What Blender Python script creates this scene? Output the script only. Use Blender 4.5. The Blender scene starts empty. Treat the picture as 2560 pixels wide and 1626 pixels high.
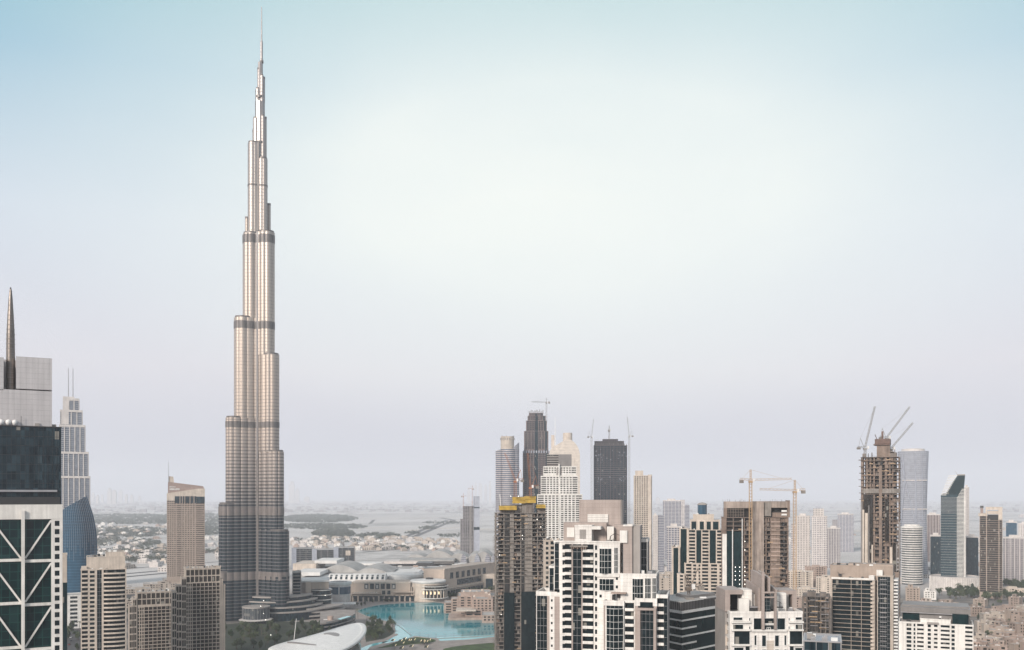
import bpy, math, random
from math import radians as R, sin, cos, pi, atan2, hypot
random.seed(7)
S = bpy.context.scene
col = S.collection

# ------------------------------------------------------------------ camera, sky, sun, exposure
F, CX, HY, CH = 2300.0, 1280.0, 1238.0, 167.0        # focal length (px of a 2560 px frame), centre, horizon row, camera height
cd = bpy.data.cameras.new('camera'); cam = bpy.data.objects.new('camera', cd); col.objects.link(cam)
cam.location = (0, 0, CH); cam.rotation_euler = (R(90), 0, 0)
cd.sensor_width = 36; cd.lens = 36*F/2560; cd.shift_y = (HY-813)/2560
cd.clip_start = 1; cd.clip_end = 200000
S.camera = cam

SUN_EL, SUN_AZ = R(25), R(-148)                        # azimuth from +Y (the view), clockwise seen from above
W = bpy.data.worlds.new('World'); S.world = W; W.use_nodes = True
def nd(nt, t, **k):
    n = nt.nodes.new(t)
    for a, v in k.items():
        if a == 'i':
            for kk, vv in v.items(): n.inputs[kk].default_value = vv
        else: setattr(n, a, v)
    return n
def ramp(nt, stops, interp='LINEAR'):
    n = nt.nodes.new('ShaderNodeValToRGB'); n.color_ramp.interpolation = interp
    e = n.color_ramp.elements
    while len(e) < len(stops): e.new(0.5)
    for k, (p, c) in enumerate(stops):
        e[k].position = p; e[k].color = (c, c, c, 1) if not isinstance(c, (tuple, list)) else (*c, 1)
    return n
nt = W.node_tree; nt.nodes.clear(); L = nt.links.new
sky = nd(nt, 'ShaderNodeTexSky', sky_type='NISHITA', sun_disc=False, sun_elevation=SUN_EL, sun_rotation=SUN_AZ, air_density=1.0, dust_density=3.0, ozone_density=2.0)
tc = nd(nt, 'ShaderNodeTexCoord'); sep = nd(nt, 'ShaderNodeSeparateXYZ'); L(tc.outputs['Generated'], sep.inputs[0])
# a thin bright veil of high cloud: its colour by height above the horizon, thicker in a broad patch right of the view's middle
veil = ramp(nt, [(0.0, (6.3, 6.4, 7.2)), (0.06, (6.9, 6.9, 7.7)), (0.13, (8.2, 8.0, 8.5)), (0.27, (7.0, 7.9, 8.9)), (0.40, (3.2, 5.8, 7.4)), (0.48, (2.9, 5.9, 6.7)), (0.62, (5.0, 5.4, 5.7)), (1.0, (5.4, 5.4, 5.6))])
L(sep.outputs['Z'], veil.inputs[0])
mg = nd(nt, 'ShaderNodeVectorMath', operation='MULTIPLY'); mg.inputs[1].default_value = (0.60, 0.0, 1.35); L(tc.outputs['Generated'], mg.inputs[0])
dot = nd(nt, 'ShaderNodeVectorMath', operation='DISTANCE'); dot.inputs[1].default_value = (0.03, 0.0, 0.425); L(mg.outputs[0], dot.inputs[0])
glow = ramp(nt, [(0.0, 1.0), (0.06, 0.95), (0.13, 0.88), (0.195, 0.60), (0.27, 0.34), (0.34, 0.06), (0.42, 0.0)]); L(dot.outputs['Value'], glow.inputs[0])
nz = nd(nt, 'ShaderNodeTexNoise', i={'Scale': 2.2, 'Detail': 3.0, 'Roughness': 0.5, 'Distortion': 0.4}); mp = nd(nt, 'ShaderNodeMapping'); mp.inputs['Scale'].default_value = (1, 1, 2.6)
L(tc.outputs['Generated'], mp.inputs[0]); L(mp.outputs[0], nz.inputs['Vector'])
nr = nd(nt, 'ShaderNodeMapRange', i={1: 0.3, 2: 0.7, 3: 0.82, 4: 1.05}); L(nz.outputs['Fac'], nr.inputs[0])
gm = nd(nt, 'ShaderNodeMath', operation='MULTIPLY'); L(glow.outputs[0], gm.inputs[0]); L(nr.outputs[0], gm.inputs[1])
mx = nd(nt, 'ShaderNodeMix', data_type='RGBA'); mx.inputs['B'].default_value = (10.3, 10.7, 10.1, 1)
L(gm.outputs[0], mx.inputs['Factor']); L(veil.outputs[0], mx.inputs['A'])
mx2 = nd(nt, 'ShaderNodeMix', data_type='RGBA'); mx2.inputs['Factor'].default_value = 0.93
L(sky.outputs[0], mx2.inputs['A']); L(mx.outputs['Result'], mx2.inputs['B'])
bg = nd(nt, 'ShaderNodeBackground', i={'Strength': 0.1}); L(mx2.outputs['Result'], bg.inputs['Color'])
L(bg.outputs[0], nd(nt, 'ShaderNodeOutputWorld').inputs['Surface'])

sl = bpy.data.lights.new('sun', 'SUN'); sl.energy = 4.3; sl.angle = R(12); sl.color = (1.0, 0.90, 0.80)
so = bpy.data.objects.new('sun', sl); col.objects.link(so)
so.rotation_euler = (pi/2-SUN_EL, 0, pi-SUN_AZ)
S.view_settings.view_transform = 'Standard'; S.view_settings.look = 'None'; S.view_settings.gamma = 1
S.view_settings.exposure = 0.0
S.cycles.volume_bounces = 2; S.cycles.max_bounces = 8; S.cycles.diffuse_bounces = 3; S.cycles.glossy_bounces = 3
S.cycles.transparent_max_bounces = 8

# ------------------------------------------------------------------ materials
MATS = {}
def mat_base(name, rough=0.6, metal=0.0, spec=0.4):
    m = bpy.data.materials.new(name); m.use_nodes = True; t = m.node_tree
    b = t.nodes['Principled BSDF']; b.inputs['Roughness'].default_value = rough; b.inputs['Metallic'].default_value = metal
    b.inputs['Specular IOR Level'].default_value = spec
    MATS[name] = m
    return m, t, b
def c3(c): return (c[0], c[1], c[2], 1)
def wall_mat(name, c, rough=0.65, metal=0.0, var=0.14, joint=None, scale=0.12, streak=0.10):
    """painted render, stone or panel: blotches, rain streaks, optional panel joints (w, h, darkness)"""
    m, t, b = mat_base(name, rough, metal); l = t.links.new
    tc = nd(t, 'ShaderNodeTexCoord')
    n1 = nd(t, 'ShaderNodeTexNoise', i={'Scale': scale, 'Detail': 5.0, 'Roughness': 0.6}); l(tc.outputs['Object'], n1.inputs['Vector'])
    mp = nd(t, 'ShaderNodeMapping'); mp.inputs['Scale'].default_value = (0.9, 0.9, 0.05); l(tc.outputs['Object'], mp.inputs[0])
    n2 = nd(t, 'ShaderNodeTexNoise', i={'Scale': 0.8, 'Detail': 3.0}); l(mp.outputs[0], n2.inputs['Vector'])
    r1 = nd(t, 'ShaderNodeMapRange', i={1: 0.3, 2: 0.7, 3: 1-var, 4: 1+var}); l(n1.outputs['Fac'], r1.inputs[0])
    r2 = nd(t, 'ShaderNodeMapRange', i={1: 0.35, 2: 0.7, 3: 1+streak*.3, 4: 1-streak}); l(n2.outputs['Fac'], r2.inputs[0])
    mu = nd(t, 'ShaderNodeMath', operation='MULTIPLY'); l(r1.outputs[0], mu.inputs[0]); l(r2.outputs[0], mu.inputs[1])
    f = mu.outputs[0]
    if joint:
        sp = nd(t, 'ShaderNodeSeparateXYZ'); l(tc.outputs['Object'], sp.inputs[0])
        ad = nd(t, 'ShaderNodeMath', operation='ADD'); l(sp.outputs['X'], ad.inputs[0]); l(sp.outputs['Y'], ad.inputs[1])
        for src, w in ((ad.outputs[0], joint[0]), (sp.outputs['Z'], joint[1])):
            d = nd(t, 'ShaderNodeMath', operation='DIVIDE'); l(src, d.inputs[0]); d.inputs[1].default_value = w
            fr = nd(t, 'ShaderNodeMath', operation='FRACT'); l(d.outputs[0], fr.inputs[0])
            lt = nd(t, 'ShaderNodeMath', operation='LESS_THAN'); l(fr.outputs[0], lt.inputs[0]); lt.inputs[1].default_value = min(.5, 0.12/w*2)
            rr = nd(t, 'ShaderNodeMapRange', i={3: 1.0, 4: 1-joint[2]}); l(lt.outputs[0], rr.inputs[0])
            m2 = nd(t, 'ShaderNodeMath', operation='MULTIPLY'); l(f, m2.inputs[0]); l(rr.outputs[0], m2.inputs[1]); f = m2.outputs[0]
    vm = nd(t, 'ShaderNodeVectorMath', operation='SCALE'); vm.inputs[0].default_value = c; l(f, vm.inputs['Scale'])
    l(vm.outputs[0], b.inputs['Base Color'])
    return m
def glass_mat(name, c, c2, cw=1.6, ch=3.4, rough=0.1, spec=0.3, curtain=0.035, metal=0.0, line=0.0, lc=(0.2, 0.22, 0.24)):
    """tinted glazing: each pane its own tint, some with pale blinds, optional mullion grid"""
    m, t, b = mat_base(name, rough, metal, spec); l = t.links.new
    tc = nd(t, 'ShaderNodeTexCoord'); sp = nd(t, 'ShaderNodeSeparateXYZ'); l(tc.outputs['Object'], sp.inputs[0])
    ad = nd(t, 'ShaderNodeMath', operation='ADD'); l(sp.outputs['X'], ad.inputs[0]); l(sp.outputs['Y'], ad.inputs[1])
    fl, fr = [], []
    for src, w in ((ad.outputs[0], cw), (sp.outputs['Z'], ch)):
        d = nd(t, 'ShaderNodeMath', operation='DIVIDE'); l(src, d.inputs[0]); d.inputs[1].default_value = w
        a = nd(t, 'ShaderNodeMath', operation='FLOOR'); l(d.outputs[0], a.inputs[0]); fl.append(a.outputs[0])
        a = nd(t, 'ShaderNodeMath', operation='FRACT'); l(d.outputs[0], a.inputs[0]); fr.append(a.outputs[0])
    cb = nd(t, 'ShaderNodeCombineXYZ'); l(fl[0], cb.inputs[0]); l(fl[1], cb.inputs[1])
    oi = nd(t, 'ShaderNodeObjectInfo'); l(oi.outputs['Random'], cb.inputs[2])
    wn = nd(t, 'ShaderNodeTexWhiteNoise', noise_dimensions='3D'); l(cb.outputs[0], wn.inputs['Vector'])
    rp = ramp(t, [(0.0, c), (0.75, [a*.5+q*.5 for a, q in zip(c, c2)]), (1-curtain, c2), (min(.999, 1-curtain+.01), (0.22, 0.21, 0.19))])
    l(wn.outputs['Value'], rp.inputs[0]); out = rp.outputs[0]
    # the panes are never dead flat: a slow wobble in the normal breaks the reflection up
    n1 = nd(t, 'ShaderNodeTexNoise', i={'Scale': 0.25, 'Detail': 2.0}); l(tc.outputs['Object'], n1.inputs['Vector'])
    bp = nd(t, 'ShaderNodeBump', i={'Strength': 0.05, 'Distance': 0.5}); l(n1.outputs['Fac'], bp.inputs['Height']); l(bp.outputs[0], b.inputs['Normal'])
    if line:
        g = None
        for f_, w in ((fr[0], cw), (fr[1], ch)):
            a = nd(t, 'ShaderNodeMath', operation='LESS_THAN'); l(f_, a.inputs[0]); a.inputs[1].default_value = line/w
            if g is None: g = a.outputs[0]
            else:
                q = nd(t, 'ShaderNodeMath', operation='MAXIMUM'); l(g, q.inputs[0]); l(a.outputs[0], q.inputs[1]); g = q.outputs[0]
        mxx = nd(t, 'ShaderNodeMix', data_type='RGBA'); l(g, mxx.inputs['Factor']); l(out, mxx.inputs['A']); mxx.inputs['B'].default_value = c3(lc); out = mxx.outputs['Result']
    l(out, b.inputs['Base Color'])
    return m
def plain(name, c, rough=0.5, metal=0.0, var=0.1, scale=0.3):
    m, t, b = mat_base(name, rough, metal); l = t.links.new
    tc = nd(t, 'ShaderNodeTexCoord'); n1 = nd(t, 'ShaderNodeTexNoise', i={'Scale': scale, 'Detail': 4.0}); l(tc.outputs['Object'], n1.inputs['Vector'])
    rp = ramp(t, [(0.3, [a*(1-var) for a in c]), (0.7, [min(1, a*(1+var)) for a in c])]); l(n1.outputs['Fac'], rp.inputs[0]); l(rp.outputs[0], b.inputs['Base Color'])
    return m
def lamp_mat(name, c, s):
    m, t, b = mat_base(name); b.inputs['Emission Color'].default_value = c3(c); b.inputs['Emission Strength'].default_value = s; b.inputs['Base Color'].default_value = c3(c)
    return m
def floors_mat(name, wall, glass, fh, ratio, cw=0.0, cratio=0.7, rough=0.45, metal=0.0, zlo=None):
    """far facade: storeys of glazing between solid bands, optional piers; zlo=(z0, z1, ratio_below) lets the glazed share change with height"""
    m, t, b = mat_base(name, rough, metal); l = t.links.new
    tc = nd(t, 'ShaderNodeTexCoord'); sp = nd(t, 'ShaderNodeSeparateXYZ'); l(tc.outputs['Object'], sp.inputs[0])
    d = nd(t, 'ShaderNodeMath', operation='DIVIDE'); l(sp.outputs['Z'], d.inputs[0]); d.inputs[1].default_value = fh
    fr = nd(t, 'ShaderNodeMath', operation='FRACT'); l(d.outputs[0], fr.inputs[0])
    lt = nd(t, 'ShaderNodeMath', operation='LESS_THAN'); l(fr.outputs[0], lt.inputs[0]); lt.inputs[1].default_value = ratio
    if zlo:
        mr = nd(t, 'ShaderNodeMapRange', i={1: zlo[0], 2: zlo[1], 3: zlo[2], 4: ratio}); l(sp.outputs['Z'], mr.inputs[0]); l(mr.outputs[0], lt.inputs[1])
    g = lt.outputs[0]
    ge = nd(t, 'ShaderNodeNewGeometry'); sn = nd(t, 'ShaderNodeSeparateXYZ'); l(ge.outputs['Normal'], sn.inputs[0])
    up = nd(t, 'ShaderNodeMath', operation='LESS_THAN'); l(sn.outputs['Z'], up.inputs[0]); up.inputs[1].default_value = 0.5
    q = nd(t, 'ShaderNodeMath', operation='MULTIPLY'); l(g, q.inputs[0]); l(up.outputs[0], q.inputs[1]); g = q.outputs[0]
    if cw:
        ad = nd(t, 'ShaderNodeMath', operation='ADD'); l(sp.outputs['X'], ad.inputs[0]); l(sp.outputs['Y'], ad.inputs[1])
        d = nd(t, 'ShaderNodeMath', operation='DIVIDE'); l(ad.outputs[0], d.inputs[0]); d.inputs[1].default_value = cw
        f2 = nd(t, 'ShaderNodeMath', operation='FRACT'); l(d.outputs[0], f2.inputs[0])
        l2 = nd(t, 'ShaderNodeMath', operation='LESS_THAN'); l(f2.outputs[0], l2.inputs[0]); l2.inputs[1].default_value = cratio
        q = nd(t, 'ShaderNodeMath', operation='MULTIPLY'); l(g, q.inputs[0]); l(l2.outputs[0], q.inputs[1]); g = q.outputs[0]
    n1 = nd(t, 'ShaderNodeTexNoise', i={'Scale': 0.15, 'Detail': 4.0}); l(tc.outputs['Object'], n1.inputs['Vector'])
    mr = nd(t, 'ShaderNodeMapRange', i={1: 0.3, 2: 0.7, 3: 0.85, 4: 1.12}); l(n1.outputs['Fac'], mr.inputs[0])
    mxx = nd(t, 'ShaderNodeMix', data_type='RGBA'); l(g, mxx.inputs['Factor']); mxx.inputs['A'].default_value = c3(wall); mxx.inputs['B'].default_value = c3(glass)
    vm = nd(t, 'ShaderNodeVectorMath', operation='SCALE'); l(mxx.outputs['Result'], vm.inputs[0]); l(mr.outputs[0], vm.inputs['Scale']); l(vm.outputs[0], b.inputs['Base Color'])
    r2 = nd(t, 'ShaderNodeMapRange', i={3: rough, 4: 0.15}); l(g, r2.inputs[0]); l(r2.outputs[0], b.inputs['Roughness'])
    return m

wall_mat('white_render', (0.73, 0.70, 0.67), joint=(4.2, 1.75, 0.14), streak=.2)
wall_mat('white_plain', (0.70, 0.675, 0.645), streak=.16)
wall_mat('cream', (0.55, 0.475, 0.41), var=.16, streak=.2)
wall_mat('beige', (0.43, 0.37, 0.32), var=.16, streak=.2)
wall_mat('tan', (0.35, 0.28, 0.235))
wall_mat('pinkish', (0.36, 0.275, 0.235), var=.25)
wall_mat('sandy', (0.29, 0.225, 0.19), var=.25)
wall_mat('taupe', (0.36, 0.30, 0.275), joint=(3.0, 1.75, 0.10), rough=0.45)
wall_mat('greige', (0.31, 0.285, 0.27))
wall_mat('concrete', (0.235, 0.21, 0.19), var=0.28, streak=0.3)
wall_mat('concrete_tan', (0.33, 0.27, 0.235), var=.28, streak=.35)
wall_mat('concrete_dark', (0.17, 0.145, 0.13), var=0.3, streak=0.3)
wall_mat('concrete_brown', (0.215, 0.16, 0.13), var=0.3, streak=0.25)
wall_mat('metal_panel', (0.56, 0.53, 0.53), rough=0.34, metal=0.35, joint=(2.2, 2.2, 0.12), var=0.06)
wall_mat('roof_grey', (0.36, 0.35, 0.34), var=0.25, scale=0.05)
wall_mat('roof_pale', (0.66, 0.65, 0.64), var=0.12, scale=0.05)
wall_mat('roof_dark', (0.10, 0.10, 0.105), var=0.2)
wall_mat('grey_clad', (0.20, 0.185, 0.18), rough=0.4)
wall_mat('haze_blue', (0.34, 0.36, 0.42))
wall_mat('pale', (0.56, 0.52, 0.50))
wall_mat('bronze_panel', (0.19, 0.165, 0.15), rough=0.35, metal=0.6, joint=(1.2, 2.2, 0.2))
glass_mat('glass_floors', (0.002, 0.014, 0.017), (0.008, 0.032, 0.034), cw=3.0, ch=3.47, curtain=0.0, line=0.28, lc=(0.012, 0.05, 0.045))
plain('dark_metal', (0.05, 0.05, 0.052), 0.4, 0.3)
plain('steel', (0.42, 0.41, 0.42), 0.35, 0.7)
plain('white_metal', (0.72, 0.71, 0.70), 0.4)
plain('crane_rust', (0.33, 0.14, 0.075), 0.6)
plain('crane_ochre', (0.46, 0.32, 0.20), 0.55)
plain('crane_white', (0.30, 0.29, 0.285), 0.6)
plain('yellow_form', (0.44, 0.29, 0.05), 0.6, var=0.25)
plain('red_form', (0.13, 0.08, 0.065), 0.6, var=0.3)
plain('scaffold', (0.15, 0.12, 0.10), 0.6, var=0.3)
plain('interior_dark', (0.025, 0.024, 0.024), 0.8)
glass_mat('glass', (0.004, 0.010, 0.013), (0.016, 0.027, 0.032))
glass_mat('glass_grid', (0.006, 0.014, 0.018), (0.018, 0.032, 0.038), cw=1.4, ch=1.75, line=0.12, lc=(0.16, 0.17, 0.17), curtain=0.02)
glass_mat('glass_teal', (0.002, 0.014, 0.017), (0.006, 0.026, 0.029), cw=1.5, ch=3.5, curtain=0.0, rough=0.08)
glass_mat('glass_dark', (0.003, 0.010, 0.013), (0.010, 0.020, 0.024), curtain=0.0)
glass_mat('glass_navy', (0.004, 0.012, 0.018), (0.030, 0.055, 0.070), curtain=0.02)  # wide spread of pane tints stands in for reflections of neighbouring towers
glass_mat('glass_blue', (0.03, 0.07, 0.11), (0.05, 0.10, 0.15), curtain=0.0, rough=0.1)
glass_mat('glass_grey', (0.06, 0.07, 0.08), (0.10, 0.11, 0.12), curtain=0.04)
glass_mat('glass_warm', (0.02, 0.018, 0.016), (0.05, 0.042, 0.036), curtain=0.05)
M = MATS

# ------------------------------------------------------------------ mesh helpers
class MB:
    """collects boxes, prisms, bars and rings; build() links them as one mesh object"""
    def __init__(s): s.v = []; s.f = []
    def add(s, vs, fs):
        o = len(s.v); s.v += vs; s.f += [tuple(i+o for i in f) for f in fs]; return s
    def box(s, x0, x1, y0, y1, z0, z1):
        return s.add([(x0,y0,z0),(x1,y0,z0),(x1,y1,z0),(x0,y1,z0),(x0,y0,z1),(x1,y0,z1),(x1,y1,z1),(x0,y1,z1)],
                     [(0,3,2,1),(4,5,6,7),(0,1,5,4),(1,2,6,5),(2,3,7,6),(3,0,4,7)])
    def prism(s, poly, z0, z1, bottom=True):
        """poly counter-clockwise seen from above; z0/z1 numbers or functions of (x, y)"""
        n = len(poly); a = z0 if callable(z0) else (lambda x, y: z0); b = z1 if callable(z1) else (lambda x, y: z1)
        fs = [(k, (k+1) % n, n+(k+1) % n, n+k) for k in range(n)] + [tuple(range(n, 2*n))]
        if bottom: fs.append(tuple(range(n-1, -1, -1)))
        return s.add([(x, y, a(x, y)) for x, y in poly]+[(x, y, b(x, y)) for x, y in poly], fs)
    def bar(s, p, q, r, n=4, r2=None):
        r2 = r if r2 is None else r2
        d = [q[k]-p[k] for k in range(3)]; l = hypot(*d) or 1; d = [a/l for a in d]
        h = (0, 0, 1) if abs(d[2]) < 0.9 else (1, 0, 0)
        u = (d[1]*h[2]-d[2]*h[1], d[2]*h[0]-d[0]*h[2], d[0]*h[1]-d[1]*h[0]); m = hypot(*u); u = [a/m for a in u]
        w = (d[1]*u[2]-d[2]*u[1], d[2]*u[0]-d[0]*u[2], d[0]*u[1]-d[1]*u[0])
        vs = []
        for c, rr in ((p, r), (q, r2)):
            for k in range(n):
                a = 2*pi*(k+.5)/n; vs.append(tuple(c[j]+rr*(cos(a)*u[j]+sin(a)*w[j]) for j in range(3)))
        return s.add(vs, [(k, (k+1) % n, n+(k+1) % n, n+k) for k in range(n)]+[tuple(range(n-1,-1,-1)), tuple(range(n, 2*n))])
    def rev(s, prof, cx=0, cy=0, n=24, a0=0, a1=2*pi):
        """surface of revolution of [(r, z)]"""
        full = abs(a1-a0-2*pi) < 1e-6; c = n if full else n+1; o = []
        for r, z in prof:
            for k in range(c):
                a = a0+(a1-a0)*k/n; o.append((cx+r*cos(a), cy+r*sin(a), z))
        fs = []
        for j in range(len(prof)-1):
            for k in range(n):
                k2 = (k+1) % c; fs.append((j*c+k, j*c+k2, (j+1)*c+k2, (j+1)*c+k))
        if full: fs += [tuple(range(c-1, -1, -1)), tuple((len(prof)-1)*c+k for k in range(c))]
        return s.add(o, fs)
    def build(s, name, mat, parent=None, smooth=False, loc=None):
        me = bpy.data.meshes.new(name); me.from_pydata(s.v, [], s.f); me.update()
        me.materials.append(M[mat] if isinstance(mat, str) else mat)
        if smooth: me.polygons.foreach_set('use_smooth', [True]*len(me.polygons))
        o = bpy.data.objects.new(name, me); col.objects.link(o)
        if parent is not None: o.parent = parent
        if loc: o.location = loc
        return o
def tag(o, label=None, cat=None, group=None, kind=None):
    for k, v_ in (('label', label), ('category', cat), ('group', group), ('kind', kind)):
        if v_: o[k] = v_
    return o
def empty(name, loc, rz, label, cat, group=None):
    o = bpy.data.objects.new(name, None); col.objects.link(o); o.location = loc; o.rotation_euler = (0, 0, rz); o.empty_display_size = 5
    return tag(o, label, cat, group)
def copy_tree(o, parent=None):
    c = o.copy(); col.objects.link(c)
    if parent is not None: c.parent = parent
    for ch in list(o.children): copy_tree(ch, c)
    return c
def ground(px, py, z=0.0):
    d = (CH-z)*F/(py-HY); return ((px-CX)*d/F, d)
def spread(name, parent, items, mat, limit=100):
    """items: [(show_size, MB)]; the largest get an object each, the rest one object of kind stuff"""
    items = sorted(items, key=lambda t: -t[0])
    for _, m in items[:limit]: m.build(name, mat, parent)
    if len(items) > limit:
        r = MB()
        for _, m in items[limit:]: r.add(m.v, m.f)
        tag(r.build(name, mat, parent), kind='stuff')
# ------------------------------------------------------------------ ground sheet
m, t, b = mat_base('ground_mat', 0.9, 0, 0.1); l = t.links.new
tc = nd(t, 'ShaderNodeTexCoord')
def gn(scale, sx=1, sy=1, det=6, dist=0.0, rot=0):
    mp = nd(t, 'ShaderNodeMapping'); mp.inputs['Scale'].default_value = (sx, sy, 1); mp.inputs['Rotation'].default_value = (0, 0, rot); l(tc.outputs['Object'], mp.inputs[0])
    n = nd(t, 'ShaderNodeTexNoise', i={'Scale': scale, 'Detail': det, 'Roughness': 0.6, 'Distortion': dist}); l(mp.outputs[0], n.inputs['Vector']); return n.outputs['Fac']
sand = ramp(t, [(0.3, (0.42, 0.40, 0.385)), (0.5, (0.52, 0.50, 0.49)), (0.7, (0.62, 0.605, 0.60))]); l(gn(0.002), sand.inputs[0])
scrub = ramp(t, [(0.52, 0.0), (0.64, 1.0)]); l(gn(0.0011, 1, 0.7, 7, 0.6), scrub.inputs[0])
fine = ramp(t, [(0.40, 0.0), (0.56, 1.0)]); l(gn(0.02, 1, 1, 4), fine.inputs[0])
mu = nd(t, 'ShaderNodeMath', operation='MULTIPLY'); l(scrub.outputs[0], mu.inputs[0]); l(fine.outputs[0], mu.inputs[1])
mA = nd(t, 'ShaderNodeMix', data_type='RGBA'); l(mu.outputs[0], mA.inputs['Factor']); l(sand.outputs[0], mA.inputs['A']); mA.inputs['B'].default_value = (0.20, 0.20, 0.19, 1)
# the built-up part near the camera: paving and asphalt in blocks
sp = nd(t, 'ShaderNodeSeparateXYZ'); l(tc.outputs['Object'], sp.inputs[0])
near = nd(t, 'ShaderNodeMapRange', i={1: 1450, 2: 1750, 3: 1.0, 4: 0.0}); l(sp.outputs['Y'], near.inputs[0])
pave = ramp(t, [(0.35, (0.09, 0.09, 0.092)), (0.5, (0.16, 0.15, 0.145)), (0.62, (0.24, 0.215, 0.19))]); l(gn(0.02, 1, 1, 5), pave.inputs[0])
mB = nd(t, 'ShaderNodeMix', data_type='RGBA'); l(near.outputs[0], mB.inputs['Factor']); l(mA.outputs['Result'], mB.inputs['A']); l(pave.outputs[0], mB.inputs['B'])
l(mB.outputs['Result'], b.inputs['Base Color'])
G = MB()
xs = [-26000, -6000, -2000, 0, 2000, 6000, 26000]; ys = [-1500, 0, 1500, 3000, 6000, 12000, 30000]
vv = [(x, y, 0) for y in ys for x in xs]; n = len(xs)
G.add(vv, [(j*n+k, j*n+k+1, (j+1)*n+k+1, (j+1)*n+k) for j in range(len(ys)-1) for k in range(n-1)])
tag(G.build('ground', m), kind='structure')
# ------------------------------------------------------------------ haze
def haze(density):
    m = bpy.data.materials.new('haze_air'); m.use_nodes = True; t = m.node_tree; t.nodes.clear()
    pv = nd(t, 'ShaderNodeVolumePrincipled', i={'Color': (0.87, 0.895, 0.97, 1), 'Density': density, 'Anisotropy': 0.0})
    t.links.new(pv.outputs[0], nd(t, 'ShaderNodeOutputMaterial').inputs['Volume'])
    o = MB().box(-27000, 27000, -2000, 31000, -6, 850).build('haze', m); tag(o, kind='stuff')
haze(0.000085)
# ------------------------------------------------------------------ the supertall tower
def facade_burj():
    m, t, b = mat_base('silver_skin', 0.38, 0.5); l = t.links.new
    tc = nd(t, 'ShaderNodeTexCoord'); sp = nd(t, 'ShaderNodeSeparateXYZ'); l(tc.outputs['Object'], sp.inputs[0])
    def math(op, a, b_=None, c=None):
        n = nd(t, 'ShaderNodeMath', operation=op)
        for k, q in enumerate((a, b_, c)):
            if q is None: continue
            if isinstance(q, (int, float)): n.inputs[k].default_value = q
            else: l(q, n.inputs[k])
        return n.outputs[0]
    z = sp.outputs['Z']
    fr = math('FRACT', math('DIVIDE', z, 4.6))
    # share of each storey that reads as open glazing, by height: ground reflection low down, sky reflection high up, put into the colour
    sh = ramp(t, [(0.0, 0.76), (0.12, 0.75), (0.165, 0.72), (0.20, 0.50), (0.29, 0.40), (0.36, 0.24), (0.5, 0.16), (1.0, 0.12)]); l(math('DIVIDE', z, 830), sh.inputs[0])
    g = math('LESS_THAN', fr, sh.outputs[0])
    wn = nd(t, 'ShaderNodeTexNoise', i={'Scale': 0.12, 'Detail': 3.0}); l(tc.outputs['Object'], wn.inputs['Vector'])
    # fins
    ang = math('FRACT', math('DIVIDE', math('ADD', sp.outputs['X'], math('MULTIPLY', sp.outputs['Y'], 0.6)), 1.35))
    fin = math('LESS_THAN', ang, 0.25)
    gg = math('MULTIPLY', g, math('SUBTRACT', 1.0, math('MULTIPLY', fin, 0.35)))
    metal = ramp(t, [(0.0, (0.125, 0.125, 0.13)), (0.15, (0.17, 0.165, 0.165)), (0.22, (0.34, 0.30, 0.275)), (0.32, (0.44, 0.37, 0.32)), (0.5, (0.45, 0.385, 0.335)), (0.75, (0.36, 0.32, 0.30)), (1.0, (0.29, 0.265, 0.27))]); l(math('DIVIDE', z, 830), metal.inputs[0])  # darker low, paler higher: reflected ground and sky put into the metal colour
    gl = ramp(t, [(0.0, (0.006, 0.016, 0.024)), (0.16, (0.008, 0.018, 0.028)), (0.20, (0.05, 0.05, 0.058)), (0.30, (0.24, 0.21, 0.20)), (0.40, (0.33, 0.285, 0.255)), (0.6, (0.34, 0.30, 0.275)), (1.0, (0.23, 0.215, 0.22))]); l(math('DIVIDE', z, 830), gl.inputs[0])  # glazing colour likewise carries the reflected ground low, the sky high
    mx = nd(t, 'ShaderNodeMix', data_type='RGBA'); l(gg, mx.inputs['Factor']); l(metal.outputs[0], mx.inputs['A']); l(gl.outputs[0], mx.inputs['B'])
    ag = math('ARCTAN2', sp.outputs['Y'], sp.outputs['X'])
    st = math('SINE', math('MULTIPLY', math('ADD', sp.outputs['X'], math('MULTIPLY', sp.outputs['Y'], 0.35)), 2.1))
    mr = nd(t, 'ShaderNodeMapRange', i={1: -1.0, 2: 1.0, 3: 0.80, 4: 1.10}); l(st, mr.inputs[0])
    mr0 = nd(t, 'ShaderNodeMapRange', i={1: 0.3, 2: 0.7, 3: 0.9, 4: 1.1}); l(wn.outputs['Fac'], mr.inputs[0])
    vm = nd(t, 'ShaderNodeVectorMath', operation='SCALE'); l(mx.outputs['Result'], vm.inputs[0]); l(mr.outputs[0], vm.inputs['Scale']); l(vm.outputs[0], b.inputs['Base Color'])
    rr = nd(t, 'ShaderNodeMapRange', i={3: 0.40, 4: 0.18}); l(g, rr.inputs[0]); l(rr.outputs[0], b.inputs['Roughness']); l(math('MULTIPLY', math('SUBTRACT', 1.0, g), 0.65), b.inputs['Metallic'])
    bp = nd(t, 'ShaderNodeBump', i={'Strength': 0.2, 'Distance': 0.4}); l(math('ADD', math('MULTIPLY', g, -1.0), fin), bp.inputs['Height']); l(bp.outputs[0], b.inputs['Normal'])
facade_burj()
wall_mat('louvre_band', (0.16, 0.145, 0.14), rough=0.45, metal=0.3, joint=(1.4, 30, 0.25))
wall_mat('louvre_pale', (0.20, 0.175, 0.165), rough=0.45, metal=0.3, joint=(1.4, 30, 0.25))
BD = 1250.0; BS = BD/F
burj = empty('skyscraper', ((650-CX)*BS, BD, 0), 0, 'the tallest tower, a slender silver stepped spire rising above the whole city', 'skyscraper')
bx = lambda px: (px-650)*BS
bz = lambda py: CH-(py-HY)*BS
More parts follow.
